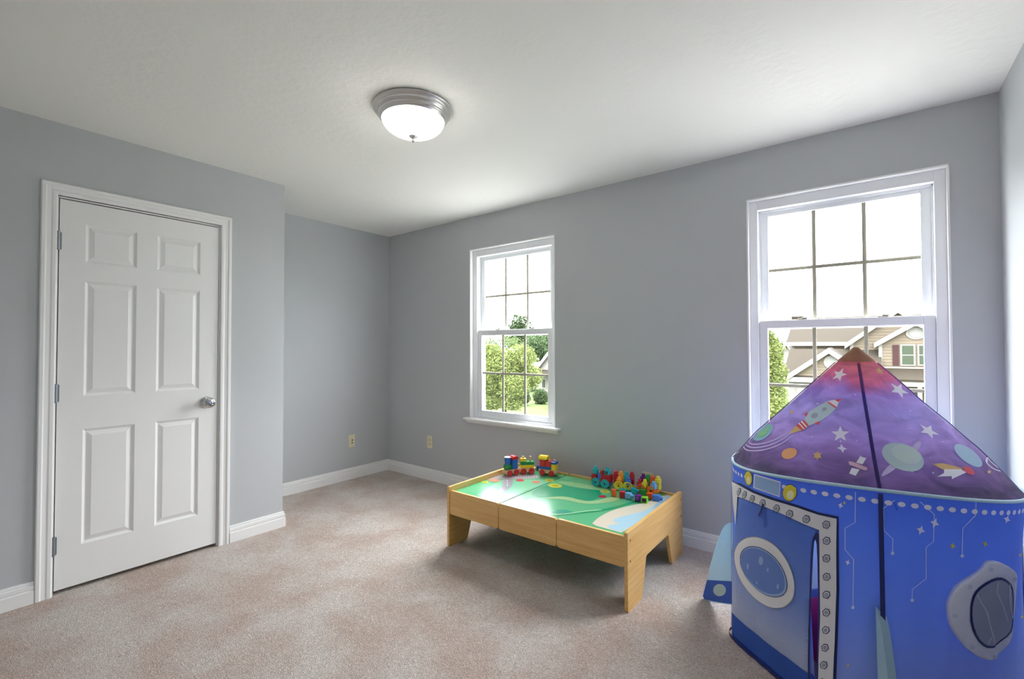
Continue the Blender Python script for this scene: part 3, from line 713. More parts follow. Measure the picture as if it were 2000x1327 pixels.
for i in range(120):
    a = 2*math.pi*i/120; b = 2*math.pi*(i+1)/120
    cyl(bm, (TC.x+RH*math.cos(a)*1.004, TC.y+RH*math.sin(a)*1.004, zh(a)+.001), (TC.x+RH*math.cos(b)*1.004, TC.y+RH*math.sin(b)*1.004, zh(b)+.001), .0055, n=8, cap=False)
tpart(link('hoop_piping', bm, PIPE, None, True))
for k in range(4):
    a = A0+k*math.pi/2; w = .0125
    surf(wall_pt, 'pole_sleeve', NAVY, a-w*1.1, a+w*1.1, 2, .0, .99, 40, off=.006)
    bm = bmesh.new(); g = []
    for j in range(31):
        t = j/30*.86; hw = .005/max(.05, RH*(1-t)); g.append([bm.verts.new(roof_pt(a+s*hw, t, .004 if s == 0 else .0015)) for s in (-1, 0, 1)])
    for j in range(30):
        for i in range(2): bm.faces.new((g[j][i], g[j][i+1], g[j+1][i+1], g[j+1][i]))
    tpart(link('roof_rib', bm, ramp_mat('rib_binding', [(0, (46, 30, 88)), (.6, (52, 44, 132)), (1, (150, 60, 84))], ZH, ZA, .5, .1, 0) if k == 0 else MATS['rib_binding'], None, True))
surf(roof_pt, 'peak_cap', mat('peak_cap_cloth', (168, 122, 92), rough=.55, transl=.35), A0, A0+2*math.pi, 48, .872, .99, 8, off=.003, closed=True)
bm = bmesh.new(); lathe(bm, [(0, 0), (.007, .0), (.006, .006), (0, .009)], 16, (TC.x, TC.y, ZA-.010)); tpart(link('peak_tip', bm, MATS['peak_cap_cloth'], None, True))

def decal(name, poly, material, off=.0018, step=7, smooth=0, thick=False, sub=None):
    """print or patch whose outline is laid on the tent cloth along the view rays"""
    pl = smooth_poly(poly, smooth) if smooth else poly
    vs_, fs = cdt(pl, step); P_, N_ = [], []
    for v in vs_:
        r = ray(v.x, v.y).normalized(); h = BV.ray_cast(CAM, r)
        if h[0] is None: P_.append(None); N_.append(None); continue
        n = h[1] if h[1].dot(r) < 0 else -h[1]
        P_.append(h[0]+n*off); N_.append(n)
    bm = bmesh.new(); V = [bm.verts.new(p) if p is not None else None for p in P_]
    for f in fs:
        if any(V[i] is None for i in f): continue
        pts = [P_[i] for i in f]
        if max((a-b).length for a in pts for b in pts) > .12: continue
        try: bm.faces.new([V[i] for i in f])
        except ValueError: pass
    bmesh.ops.delete(bm, geom=[v for v in bm.verts if not v.link_faces], context='VERTS')
    if thick:
        r_ = bmesh.ops.extrude_face_region(bm, geom=bm.faces[:]); nv = [g for g in r_['geom'] if isinstance(g, bmesh.types.BMVert)]
        for v in nv:
            h = BV.find_nearest(v.co)
            if h[0] is not None: v.co = h[0]-(h[1] if h[1].dot(v.co-h[0]) > 0 else -h[1])*(-.0005)
    return tpart(link(name, bm, material, None, True))
PW = mat('print_white', (248, 248, 255), rough=.6, transl=.2); PY = mat('print_yellow', (226, 212, 64), rough=.6); PN = mat('print_navy', (46, 60, 110), rough=.6)
PLB = mat('print_pale_blue', (150, 184, 232), rough=.6); PG = mat('print_grey', (160, 166, 186), rough=.6); PO = mat('print_orange', (224, 158, 108), rough=.6)
PR = mat('print_red', (214, 72, 92), rough=.6); PGRN = mat('print_green_land', (120, 186, 130), rough=.6); PT = mat('print_teal', (120, 170, 186), rough=.6)
PMINT = mat('print_mint', (196, 218, 222), rough=.6, transl=.2); PPINK = mat('print_pink', (220, 178, 200), rough=.6); PTAN = mat('print_tan', (210, 172, 112), rough=.6)
PLINE = mat('print_circuit', (206, 220, 252), rough=.6); PLAV = mat('print_lavender', (196, 180, 226), rough=.6); PBLUE = mat('print_blue_glass', (92, 128, 206), rough=.5)
# roof motifs
for (x, y, r, rot, sx_, sy_, sk) in ((1640, 733, 15, -70, 1, .9, -.2), (1641.5, 849, 19, -90, 1, .85, 0), (1755, 763, 18, -60, 1.05, .9, .35), (1813, 843, 18, -60, 1.1, .85, .4), (1910, 866, 8, -60, 1, .8, .6)):
    decal('star_print', star(x, y, r, 5, .42, rot, sx_, sy_, sk), PW)
decal('star_print', star(1645, 877, 10, 4, .42, -90, 1, .9, .2), PW); decal('star_print', star(1597, 891, 10, 6, .5, -90), PTAN)
decal('star_print', star(1546, 806, 7, 4, .4, -60, 1, .7, -.4), PTAN); decal('star_print', star(1717, 725, 9, 5, .45, -90, 1, .8, .3), PTAN); decal('star_print', star(1931, 923, 5, 5, .45), PTAN)
decal('orange_planet_print', ell(1542, 886.8, 15.5, 10.5, -16), PO, step=5)
decal('earth_print', ell(1491, 845.5, 23, 11.5, -38), PT, step=5); decal('earth_land_print', ell(1490, 848, 10, 5, -30), PGRN, .0026, 5); decal('earth_land_print', ell(1500, 838, 6, 3, -45), PGRN, .0026, 5)
Z5 = lambda pts: zm(pts, 1420, 670, .2185); Z7 = lambda pts: zm(pts, 1690, 690, .2185)
for pts in ([(545, 803), (440, 868), (330, 905), (235, 915), (200, 895), (200, 875)], [(572, 815), (470, 885), (340, 935), (215, 942), (170, 915), (172, 890)], [(600, 825), (480, 915), (330, 965), (195, 970), (152, 945), (156, 915)]):
    decal('orbit_trail_print', Z5(stroke(smooth_poly(pts, 2, False), 9)), PLAV, step=9)
decal('rocket_body_print', Z5([(900, 525), (985, 582), (925, 640), (835, 703), (735, 745), (690, 690), (735, 620), (830, 560)]), PMINT, .002)
decal('rocket_nose_print', Z5([(900, 525), (960, 514), (1030, 503), (1000, 540), (985, 582)]), PW, .0026); decal('rocket_stripe_print', Z5(stroke([(905, 533), (980, 585)], 14)), PR, .003); decal('rocket_tip_print', Z5([(965, 514), (1030, 503), (1000, 535)]), PR, .003)
decal('rocket_fin_print', Z5([(690, 640), (728, 625), (712, 664)]), PR, .0026); decal('rocket_fin_print', Z5([(780, 726), (835, 702), (822, 738)]), PR, .0026)
decal('rocket_engine_print', Z5([(690, 690), (738, 745), (675, 790), (618, 745)]), PR, .002); decal('rocket_engine_stripe_print', Z5(stroke([(668, 705), (716, 760)], 12)), PW, .0028); decal('rocket_engine_stripe_print', Z5(stroke([(645, 722), (694, 776)], 10)), PW, .0028)
decal('rocket_flame_print', Z5([(618, 745), (672, 785), (550, 822)]), PTAN, .0022); decal('rocket_porthole_print', Z5(ell(785, 655, 33, 22, -25)), PG, .003); decal('rocket_porthole_print', Z5(ell(873, 597, 23, 16, -25)), PG, .003)
decal('satellite_panel_print', Z5([(1190, 1018), (1246, 1035), (1211, 1090), (1154, 1075)]), PW); decal('satellite_panel_print', Z5([(1115, 1120), (1186, 1136), (1150, 1192), (1092, 1172)]), PW)
decal('satellite_body_print', Z5([(1085, 1065), (1115, 1065), (1250, 1118), (1258, 1137), (1232, 1146), (1095, 1094)]), PPINK, .0024)
decal('planet_ring_print', Z7(smooth_poly([(420, 840), (445, 803), (490, 788), (500, 815), (470, 868), (330, 985), (220, 1075), (140, 1116), (150, 1075), (215, 1000), (300, 930)], 1)), PLAV, .0016)
decal('ringed_planet_print', ell(1763, 894, 43, 25, 22), PMINT, .0022); decal('ringed_planet_shade_print', ell(1770, 889, 30, 17, 22), mat('print_mint_light', (210, 228, 230), rough=.6, transl=.2), .003)
decal('blue_planet_print', ell(1890, 891, 33, 13, 37), mat('print_ice_blue', (158, 186, 214), rough=.6), .002, 5)
decal('comet_tail_print', Z7([(595, 995), (690, 987), (870, 1032), (855, 1050), (700, 1050)]), PTAN); decal('comet_print', Z7([(700, 1043), (850, 1043), (897, 1072), (770, 1132), (767, 1105), (640, 1110), (698, 1078)]), PW, .0026)
decal('comet_head_print', Z7(ell(920, 1056, 56, 27, 30)), PR, .003, 5)
for e_ in (ell(1165, 995, 100, 48, 28), ell(1200, 1000, 150, 30, 42), ell(1215, 1010, 165, 34, 36)):
    decal('atom_orbit_print', Z7(stroke(e_+[e_[0]], 8)), PW, .002, 12)
decal('atom_core_print', Z7(ell(1172, 990, 40, 20, 35)), PO, .003, 5)
rs_ = random.Random(3)
for k in range(46):
    x = rs_.uniform(1470, 1960); y = rs_.uniform(740, 950)
    if y < 700+abs(x-1680)*.8 or y > 885+45*min(1, abs(x-1425)/280): continue
    decal('star_dot_print', ell(x, y, rs_.uniform(.8, 2.2), rs_.uniform(.7, 1.6), 0, 8), PW, .0015, 9)
# wall motifs
Z8 = lambda pts: zm(pts, 1370, 900, .3218)
bm = bmesh.new()
for k in range(86):
    th = 2*math.pi*k/86; c0 = wall_pt(th, .958, .0025); ux = (wall_pt(th+.01, .958, .0025)-c0).normalized(); uz = (wall_pt(th, .97, .0025)-c0).normalized()
    bm.faces.new([bm.verts.new(c0+ux*(.0098*math.cos(q*math.pi/7))+uz*(.0078*math.sin(q*math.pi/7))) for q in range(14)])
o = tpart(link('rivet_row_print', bm, PW)); o['kind'] = 'stuff'
frame_poly = [(1434, 941), (1447, 947), (1475, 962), (1510, 975), (1560, 990), (1600, 1004), (1636, 1012), (1636, 1080), (1637, 1150), (1634, 1250), (1631, 1327), (1628, 1420), (1601, 1420), (1602, 1327), (1606, 1200), (1604, 1100), (1602, 1034), (1570, 1021), (1530, 1002), (1480, 982), (1445, 970), (1444, 990), (1441, 1026), (1437, 985)]
decal('door_frame_outline_print', [(1432, 938), (1447, 944), (1475, 959), (1510, 972), (1560, 987), (1600, 1001), (1638.5, 1009), (1639, 1080), (1640, 1150), (1637, 1250), (1634, 1327), (1631, 1420), (1598, 1420), (1599, 1327), (1603, 1200), (1601, 1100), (1599, 1037), (1570, 1024), (1530, 1005), (1480, 985), (1447, 974), (1446, 992), (1442, 1032), (1435, 985)], PN, .0022, 10)
def proj(p):
    d = Vector(p)-CAM; z = d.dot(fw); return (1000+F_PX*d.dot(rt2)/z, 663.5-F_PX*d.dot(up2)/z)
TH_L = A0-math.pi/2+R(4); THS = TH_S0-R(.3) if TH_S0 < A0 else TH_S0
edge = [proj(wall_pt(THS+(TH_L-THS)*k/14, .030)) for k in range(15)]       # from the slit round to the left corner
edge_t = [proj(wall_pt(THS+(TH_L-THS)*k/14, .145)) for k in range(15)]
flap = [(1446, 972), (1480, 984), (1530, 1004), (1570, 1023), (1598, 1035), (1590, 1060), (1585, 1150), (1583, 1250), (1584, 1330)]+edge+[(1428, 1180), (1432, 1080), (1440, 1020)]
decal('door_flap', flap, FLAPM, .0075, 10, thick=True)
decal('door_flap_hem', edge+edge_t[::-1], BANDM, .0092, 9)
decal('door_slit_binding', smooth_poly([(1597, 1036), (1603, 1045), (1605, 1100), (1607, 1200), (1603, 1327), (1602, 1400), (1598, 1400), (1599, 1327), (1602, 1200), (1600, 1100), (1597, 1050), (1592, 1060), (1588, 1150), (1586, 1250), (1587, 1340), (1588, 1400), (1583, 1400), (1582, 1330), (1582, 1250), (1584, 1150), (1588, 1055)], 1), NAVY, .0100, 8)
decal('door_frame_print', frame_poly, PW, .0105, 9)
for i, (x, y) in enumerate(((1448.5, 960.5), (1459, 966), (1474, 974), (1494, 982), (1521, 992), (1546, 1002.5), (1578, 1012.5), (1616, 1023), (1617, 1054.5), (1617, 1089), (1618, 1125), (1618, 1160), (1618, 1195), (1617.6, 1229.5), (1616, 1264), (1614, 1298), (1612, 1332))):
    s = min(1, .45+i*.09); decal('bolt_outline_print', ell(x, y, 8.2*s, 8.4, 15, 6), PN, .0114, 9); decal('bolt_rim_print', ell(x, y, 6.3*s, 6.5, 15, 6), PW, .0119, 9); decal('bolt_core_print', ell(x, y, 4.6*s, 4.7, 15, 6), PG, .0124, 9)
po = [(210, 590), (225, 520), (270, 475), (330, 460), (400, 475), (470, 520), (530, 600), (570, 700), (578, 780), (560, 850), (510, 888), (440, 893), (370, 860), (300, 800), (240, 710)]
pi_ = [(245, 600), (258, 545), (300, 515), (370, 520), (440, 560), (500, 630), (535, 710), (540, 780), (510, 820), (450, 830), (380, 805), (310, 745), (262, 670)]
cxy = (393, 676)
decal('porthole_outline_print', Z8(smooth_poly([(cxy[0]+(x-cxy[0])*1.025, cxy[1]+(y-cxy[1])*1.025) for x, y in po], 2)), PG, .0098, 9)
decal('porthole_ring_print', Z8(smooth_poly(po, 2)), PW, .0104, 9); decal('porthole_inner_rim_print', Z8(smooth_poly(pi_, 2)), PN, .0110, 9)
decal('porthole_shine_print', Z8(smooth_poly([(cxy[0]+(x-cxy[0])*.97, cxy[1]+(y-cxy[1])*.97) for x, y in pi_], 2)), PLB, .0116, 9)
decal('porthole_glass_print', Z8(smooth_poly([(cxy[0]-4+(x-cxy[0])*.93, cxy[1]-4+(y-cxy[1])*.90) for x, y in pi_], 2)), PBLUE, .0122, 9)
for (x, y, rx, ry) in ((378, 605, 13, 26), (298, 640, 7, 18), (420, 660, 6, 12), (480, 760, 8, 16), (352, 738, 4, 9)):
    decal('porthole_glint_print', Z8(ell(x, y, rx, ry)), PLB, .0128, 9)
decal('yellow_lamp_print', Z8(ell(289, 107, 25, 45, -6)), PN, .0022, 5); decal('yellow_lamp_print', Z8(ell(289, 107, 22, 42, -6)), PY, .0028, 5); decal('yellow_lamp_glow_print', Z8(ell(292, 118, 11, 22, -6)), mat('print_cream', (240, 236, 190), rough=.6), .0034, 5)
decal('yellow_lamp_print', Z8(ell(538, 195, 45, 53, 10)), PN, .0022, 5); decal('yellow_lamp_print', Z8(ell(538, 195, 41, 49, 10)), PY, .0028, 5); decal('yellow_lamp_glow_print', Z8(ell(542, 207, 22, 27, 10)), MATS['print_cream'], .0034, 5)
decal('name_panel_print', Z8([(322, 80), (484, 128), (478, 222), (317, 166)]), PW, .0022, 6); decal('name_panel_glass_print', Z8([(328, 90), (477, 134), (472, 213), (324, 161)]), PLB, .0028, 6)
for pts in ([(935, 190), (933, 375), (873, 410), (873, 540), (925, 600), (922, 885)], [(1172, 240), (1103, 290), (1107, 425), (1160, 475), (1158, 555)], [(1325, 250), (1410, 325), (1405, 490), (1360, 525), (1360, 715), (1277, 780), (1275, 840)], [(1662, 250), (1660, 330), (1582, 410), (1577, 570)]):
    decal('circuit_line_print', Z8(stroke(pts, 5)), PLINE, .0022, 10); decal('circuit_node_print', Z8(ell(pts[-1][0], pts[-1][1]+6, 11, 11, 0, 14)), PLINE, .0028, 6)
for (x, y, r, mt_) in ((846, 272, 20, PW), (868, 256, 13, PY), (890, 618, 20, PW), (1412, 378, 34, PW), (1328, 421, 32, PW), (1520, 517, 22, PY), (1716, 503, 20, PY), (1848, 355, 26, PW), (1928, 572, 14, PY), (1938, 947, 14, PY), (893, 1243, 13, PY)):
    decal('sparkle_print', Z8(star(x, y, r, 4, .42, -70, .85, 1)), mt_, .0026, 6)
decal('door_tie', Z8(stroke([(390, 258), (385, 285), (366, 335)], 11)), NAVY, .013, 5)
decal('door_tie', Z8(stroke([(392, 262), (398, 340), (402, 400)], 7)), MATS['blue_band_cloth'], .0125, 5)
decal('window_tie', Z8(stroke([(1165, 248), (1185, 300)], 9)), MATS['blue_band_cloth'], .005, 5)
# padded window on the right-hand face
Z9 = lambda pts: zm(pts, 1690, 1080, .1862)
ring_o = [(1250, 80), (1330, 75), (1420, 100), (1500, 160), (1535, 210), (1525, 330), (1510, 560), (1490, 700), (1480, 880), (1400, 980), (1325, 1035), (1320, 1080), (1270, 1097), (1190, 1085), (1100, 1040), (1000, 950), (900, 820), (850, 700), (836, 580), (850, 480), (900, 380), (970, 310), (1080, 240), (1190, 165)]
ring_i = [(1340, 220), (1420, 250), (1480, 320), (1492, 450), (1487, 720), (1462, 822), (1305, 935), (1292, 968), (1190, 962), (1100, 872), (1045, 720), (1038, 560), (1058, 440), (1110, 345), (1230, 258)]
PAD = mat('padded_white_cloth', (242, 244, 252), rough=.6, transl=.15, bump=.4, bump_scale=25); NET = mat('net_cloth', (186, 194, 222), rough=.7, transl=.3, bump=.6, bump_scale=18)
decal('window_pad', Z9(smooth_poly(ring_o, 1)), PAD, .014, 8, thick=True)
decal('window_binding', Z9(smooth_poly(ring_i, 1)), NAVY, .0155, 8)
c9 = (1270, 590); decal('window_net', Z9(smooth_poly([(c9[0]+(x-c9[0])*.91, c9[1]+(y-c9[1])*.93) for x, y in ring_i], 1)), NET, .0168, 8)
for pts in ([(1105, 400), (1200, 580), (1250, 770), (1285, 910)], [(1320, 270), (1305, 380), (1370, 520), (1420, 680)], [(1440, 300), (1440, 460), (1470, 650)], [(1215, 915), (1250, 850)]):
    decal('net_crease', Z9(stroke(pts, 9)), mat('net_fold', (236, 238, 248), rough=.7), .0176, 8)
for (x, y) in ((1250, 145), (1495, 245), (1040, 325), (885, 625), (1060, 955), (1290, 1060)):
    decal('pad_stud', Z9(ell(x, y, 26, 22, 20, 12)), mat('stud_grey', (214, 218, 234), rough=.5), .0165, 6)
# fins
def fin(name, outline, pl0, pl1, rest):
    """stuffed fin: pixel outline laid on an upright plane through two floor points"""
    p0, p1 = Vector((*pl0, 0)), Vector((*pl1, 0)); d = (p1-p0).normalized(); n = Vector((d.y, -d.x, 0))
    def on(px, py):
        r = ray(px, py); t = (p0-CAM).dot(n)/r.dot(n); return CAM+r*t
    bm = bmesh.new(); pts = [on(*q) for q in smooth_poly(outline, 1)]
    for p in pts: p.z = max(p.z, .004)
    prism(bm, [p-n*.012 for p in pts], n*.024); return tpart(link(name, bm, rest, None, False)), on, n, d
corner = wall_pt(A0-math.pi/2, 0); fo = [(1423, 1022), (1412, 1040), (1400, 1075), (1390, 1110), (1377, 1165), (1381, 1174), (1425, 1181), (1440, 1181), (1440, 1022)]
f1, on1, n1, d1 = fin('fin', fo, (corner.x+.02, corner.y+.03), (3.318, -.584), FINM)
def patch(name, poly, on, n, material, off=.0135):
    bm = bmesh.new(); v_, f_ = cdt(poly, 20); V = [bm.verts.new(Vector((*on(q.x, q.y).xy, max(.005, on(q.x, q.y).z)))-n*off*(1 if n.dot(on(q.x, q.y)-CAM) > 0 else -1)) for q in v_]
    for f in f_: bm.faces.new([V[i] for i in f])
    return tpart(link(name, bm, material))
patch('fin_band', [(1386, 1133), (1440, 1136), (1440, 1180.5), (1381, 1173), (1377.5, 1165)], on1, n1, BANDM); patch('fin_dot_print', ell(1411, 1153, 12.5, 12), on1, n1, mat('print_pale_aqua', (170, 200, 212), rough=.6), .0142)
c2 = wall_pt(A0, 0)
fin('fin', [(1707, 1160), (1716, 1178), (1727, 1215), (1734, 1260), (1743, 1327), (1750, 1400), (1752, 1450), (1700, 1450), (1697, 1327), (1700, 1240)], (c2.x, c2.y), (c2.x+.16, c2.y-.23), FINM)
# cushions inside, glimpsed through the slit
def cushion(loc, s, material, label, rz):
    bm = bmesh.new(); bmesh.ops.create_uvsphere(bm, u_segments=24, v_segments=14, radius=1)
    for v in bm.verts:
        c = v.co; k = 1-.35*(abs(c.x)*abs(c.y)); v.co = Vector((math.copysign(abs(c.x)**.6, c.x)*s[0]*k, math.copysign(abs(c.y)**.6, c.y)*s[1]*k, s[2]*(c.z+1)))
    o = link('cushion', bm, material, None, True); o.location = loc; o.rotation_euler = (0, 0, rz); return tag(o, label, 'cushion')
cushion((3.90, -.80, .012), (.16, .16, .12), mat('magenta_plush', (190, 30, 100), rough=.8), 'magenta plush cushion inside the tent behind the door slit', .4)
cushion((3.96, -.74, .262), (.13, .13, .08), mat('violet_plush', (110, 60, 170), rough=.8), 'violet plush cushion on top of the magenta one inside the tent', .1)

# ------------------------------------------------------------------ outdoors
GZ = -2.9
LAWN = mat('lawn', (46, 56, 25), rough=.9, spec=.1, noise_amt=.35, noise_scale=1.2); ROADM = mat('asphalt', (82, 82, 82), rough=.9, noise_amt=.15)
struct(box('ground', -90, 70, 13, 150, GZ-.5, GZ, LAWN))
BOUNCE_CONC = mat('bounce_concrete', (142, 140, 136), spec=.04, rough=.9, noise_amt=.08, noise_scale=1.5)
struct(box('street', -90, 70, .3, 13, GZ-.5, GZ, BOUNCE_CONC))  # unseen paving, added to bounce neutral sky light up to the ceiling
SID = mat('tan_siding', (76, 69, 59), spec=.04, rough=.7, noise_amt=.06, noise_scale=2); SHING = mat('brown_shingle', (36, 32, 27), spec=.04, rough=.9, noise_amt=.25, noise_scale=9)
HTRIM = mat('house_trim', (98, 97, 92), spec=.04, rough=.6); SHUT = mat('maroon_shutter', (42, 28, 28), spec=.04, rough=.6); HGL = mat('house_glass', (42, 48, 38), rough=.5, spec=.05); GDOOR = mat('garage_door', (94, 93, 90), spec=.04, rough=.6); CREAM = mat('cream_siding', (94, 92, 87), spec=.04, rough=.7)
def house_piece(h, name, material, pts, d):
    bm = bmesh.new(); prism(bm, pts, d); o = link(name, bm, material); o.parent = h; o.matrix_parent_inverse = h.matrix_basis.inverted(); return o
def siding(h, poly, Y, material, pitch=.20, depth=.012):
    """lapped boards over a wall polygon given in world x,z"""
    z0 = min(p[1] for p in poly); z1 = max(p[1] for p in poly); bm = bmesh.new(); z = z0
    def span(z):
        xs_ = []; n = len(poly)
        for i in range(n):
            (xa, za), (xb, zb) = poly[i], poly[(i+1) % n]
            if (za > z) != (zb > z): xs_.append(xa+(xb-xa)*(z-za)/(zb-za))
        return sorted(xs_)
    while z < z1-.01:
        a = span(z+.01); b = span(min(z+pitch, z1)-.004)
        if len(a) >= 2 and len(b) >= 2:
            v = [bm.verts.new(p) for p in ((a[0], Y-depth*2, z), (a[-1], Y-depth*2, z), (b[-1], Y-.002, z+pitch), (b[0], Y-.002, z+pitch))]; bm.faces.new(v)
            v2 = [bm.verts.new(p) for p in ((a[0], Y, z), (a[-1], Y, z), (a[-1], Y-depth*2, z), (a[0], Y-depth*2, z))]; bm.faces.new(v2)
        z += pitch
    o = link('siding', bm, material); o['kind'] = 'stuff'; o.parent = h; o.matrix_parent_inverse = h.matrix_basis.inverted(); return o
YM, YR, YG = 38.0, 36.5, 33.0
X = lambda px, py, Y: ony(px, py, Y)
hs = empty('neighbour_house', (X(1640, 690, YM).x, YM, GZ)); tag(hs, 'tan sided two storey house with brown roofs and maroon shutters across the street', 'house')
x0 = X(1547, 668, YM).x; ze = X(1600, 668, YM).z; xR = x0+17
house_piece(hs, 'main_wall', SID, [(x0, YM, GZ), (xR, YM, GZ), (xR, YM, ze), (x0, YM, ze)], (0, 9, 0)); siding(hs, [(x0, GZ), (xR, GZ), (xR, ze), (x0, ze)], YM, SID)
zr = X(1600, 621, YM+4.5).z
bm = bmesh.new(); prism(bm, [(x0-.35, YM-.5, ze-.05), (x0-.35, YM+4.5, zr), (x0-.35, YM+9.5, ze-.05), (x0-.35, YM+9.5, ze-.25), (x0-.35, YM-.5, ze-.25)], (17.7, 0, 0)); o = link('main_roof', bm, SHING); o.parent = hs; o.matrix_parent_inverse = hs.matrix_basis.inverted()
house_piece(hs, 'eave_trim', HTRIM, [(x0-.35, YM-.55, ze-.30), (x0-.35, YM-.55, ze-.02), (x0-.35, YM-.3, ze-.02), (x0-.35, YM-.3, ze-.30)], (17.7, 0, 0))
house_piece(hs, 'corner_board', HTRIM, [(x0-.02, YM-.04, GZ), (x0+.14, YM-.04, GZ), (x0+.14, YM-.04, ze-.25), (x0-.02, YM-.04, ze-.25)], (0, .1, 0))
def gable(h, Y, xl, xr_, zb, zp, depth, wallm, zwall, name, ov=.35, tr=.26, roofm=None):
    """front-facing gable: wall below, siding, roof slabs running back, white rake boards"""
    xm = (xl+xr_)/2
    house_piece(h, name+'_wall', wallm, [(xl, Y, zwall), (xr_, Y, zwall), (xr_, Y, zb), (xm, Y, zp), (xl, Y, zb)], (0, depth, 0)); siding(h, [(xl, zwall), (xr_, zwall), (xr_, zb), (xm, zp), (xl, zb)], Y, wallm)
    sl = (zp-zb)/(xm-xl)
    for s, xe in ((-1, xl), (1, xr_)):
        e = (xe+s*ov, zb-sl*ov)
        house_piece(h, name+'_roof', roofm or SHING, [(e[0], Y-.3, e[1]), (xm, Y-.3, zp), (xm, Y-.3, zp+.16), (e[0], Y-.3, e[1]+.16)], (0, depth+.3, 0))
        house_piece(h, name+'_rake', HTRIM, [(e[0], Y-.36, e[1]-tr*.75), (xm, Y-.36, zp-tr*.75), (xm, Y-.36, zp+.14), (e[0], Y-.36, e[1]+.14)], (0, .07, 0))
def vent(h, Y, cx, cz, rx, rz_, ring=1.45):
    for nm, k, y, mt_ in (('vent_ring', ring, Y-.07, HTRIM), ('vent_louvre', 1, Y-.10, mat('louvre_white', (90, 89, 86), spec=.04, rough=.6))):
        bm = bmesh.new(); prism(bm, [(cx+rx*k*math.cos(2*math.pi*i/28), y, cz+rz_*k*math.sin(2*math.pi*i/28)) for i in range(28)], (0, .08, 0)); o = link(nm, bm, mt_); o.parent = h; o.matrix_parent_inverse = h.matrix_basis.inverted()
# right wing: larger gable behind, smaller one in front
zbA = X(1655, 668, YR).z; gable(hs, YR, X(1662, 668, YR).x, X(1856, 668, YR).x, zbA, X(1757, 606, YR).z, 7, SID, GZ, 'wing_gable')
house_piece(hs, 'corner_board', HTRIM, [(X(1660, 690, YR).x, YR-.05, GZ), (X(1667, 690, YR).x, YR-.05, GZ), (X(1667, 690, YR).x, YR-.05, zbA), (X(1660, 690, YR).x, YR-.05, zbA)], (0, .1, 0))
YB = YR-1.0
zbB = X(1712, 667, YB).z; gable(hs, YB, X(1720, 667, YB).x, X(1862, 667, YB).x, zbB, X(1791, 630, YB).z, 3, SID, GZ, 'front_gable')
house_piece(hs, 'corner_board', HTRIM, [(X(1716, 690, YB).x, YB-.05, GZ), (X(1723, 690, YB).x, YB-.05, GZ), (X(1723, 690, YB).x, YB-.05, zbB), (X(1716, 690, YB).x, YB-.05, zbB)], (0, .1, 0))
pv = X(1789, 651, YB); vent(hs, YB, pv.x, pv.z, .34, .27)
for (a, b, sh) in ((1758, 1788, 1743), (1791.5, 1822, None)):
    pa, pb = X(a, 673, YB), X(b, 715, YB)
    bm = bmesh.new(); bx(bm, pa.x, pb.x, YB-.08, YB+.02, pb.z, pa.z); wo_ = link('window', bm, HTRIM); wo_.parent = hs; wo_.matrix_parent_inverse = hs.matrix_basis.inverted()
    zmid = (pa.z+pb.z)/2
    for (u, v) in ((pb.z+.08, zmid-.03), (zmid+.03, pa.z-.08)):
        o = box('pane', pa.x+.08, pb.x-.08, YB-.092, YB-.079, u, v, HGL); o.parent = wo_
for (sa, sb) in ((1743, 1756), (1824, 1837)):
    pa, pb = X(sa, 674, YB), X(sb, 714, YB); o = box('shutter', pa.x, pb.x, YB-.07, YB, pb.z, pa.z, SHUT); o.parent = hs; o.matrix_parent_inverse = hs.matrix_basis.inverted()
pa, pb = X(1735, 717, YB), X(1862, 722, YB); house_piece(hs, 'band_board', HTRIM, [(pa.x-.6, YB-.12, pb.z), (pb.x, YB-.12, pb.z), (pb.x, YB-.12, pa.z), (pa.x-.6, YB-.12, pa.z)], (0, .1, 0))
za, zb_ = X(1780, 723, YB).z, X(1780, 742, YB-1.6).z; xa, xb = X(1722, 730, YB).x, X(1866, 730, YB).x
house_piece(hs, 'porch_roof', SHING, [(xa, YB-1.8, zb_), (xa, YB-.1, za), (xa, YB-.1, za-.2), (xa, YB-1.8, zb_-.12)], (xb-xa, 0, 0)); house_piece(hs, 'porch_beam', HTRIM, [(xa, YB-1.75, zb_-.42), (xa, YB-1.75, zb_-.1), (xa, YB-1.55, zb_-.1), (xa, YB-1.55, zb_-.42)], (xb-xa, 0, 0))
for k in (0.02, .5, .98):
    xx = xa+(xb-xa)*k; o = box('porch_post', xx-.1, xx+.1, YB-1.72, YB-1.56, GZ, zb_-.4, HTRIM); o.parent = hs; o.matrix_parent_inverse = hs.matrix_basis.inverted()
# garage wing with its own gable and round vent
xg0, xg1 = X(1540, 735, YG).x, X(1712, 735, YG).x; zg = X(1600, 737, YG).z; zgt = X(1600, 682, YG+3.6).z
house_piece(hs, 'garage_wall', CREAM, [(xg0, YG, GZ), (xg1, YG, GZ), (xg1, YG, zg), (xg0, YG, zg)], (0, 5, 0))
house_piece(hs, 'garage_roof', SHING, [(xg0-.3, YG-.45, zg), (xg0-.3, YG+3.6, zgt), (xg0-.3, YG+3.8, zgt-.2), (xg0-.3, YG-.3, zg-.2)], (xg1-xg0+.6, 0, 0))
house_piece(hs, 'garage_fascia', HTRIM, [(xg0-.35, YG-.5, zg-.34), (xg0-.35, YG-.5, zg-.02), (xg0-.35, YG-.3, zg-.02), (xg0-.35, YG-.3, zg-.34)], (xg1-xg0+.7, 0, 0))
YG2 = YG-.25; gable(hs, YG2, X(1548, 731, YG2).x, X(1698, 731, YG2).x, X(1600, 731, YG2).z, X(1623, 684, YG2).z, 3.2, SID, X(1600, 735, YG2).z, 'garage_gable', .3, .3)
pv = X(1625, 708, YG2); vent(hs, YG2, pv.x, pv.z, .30, .30)
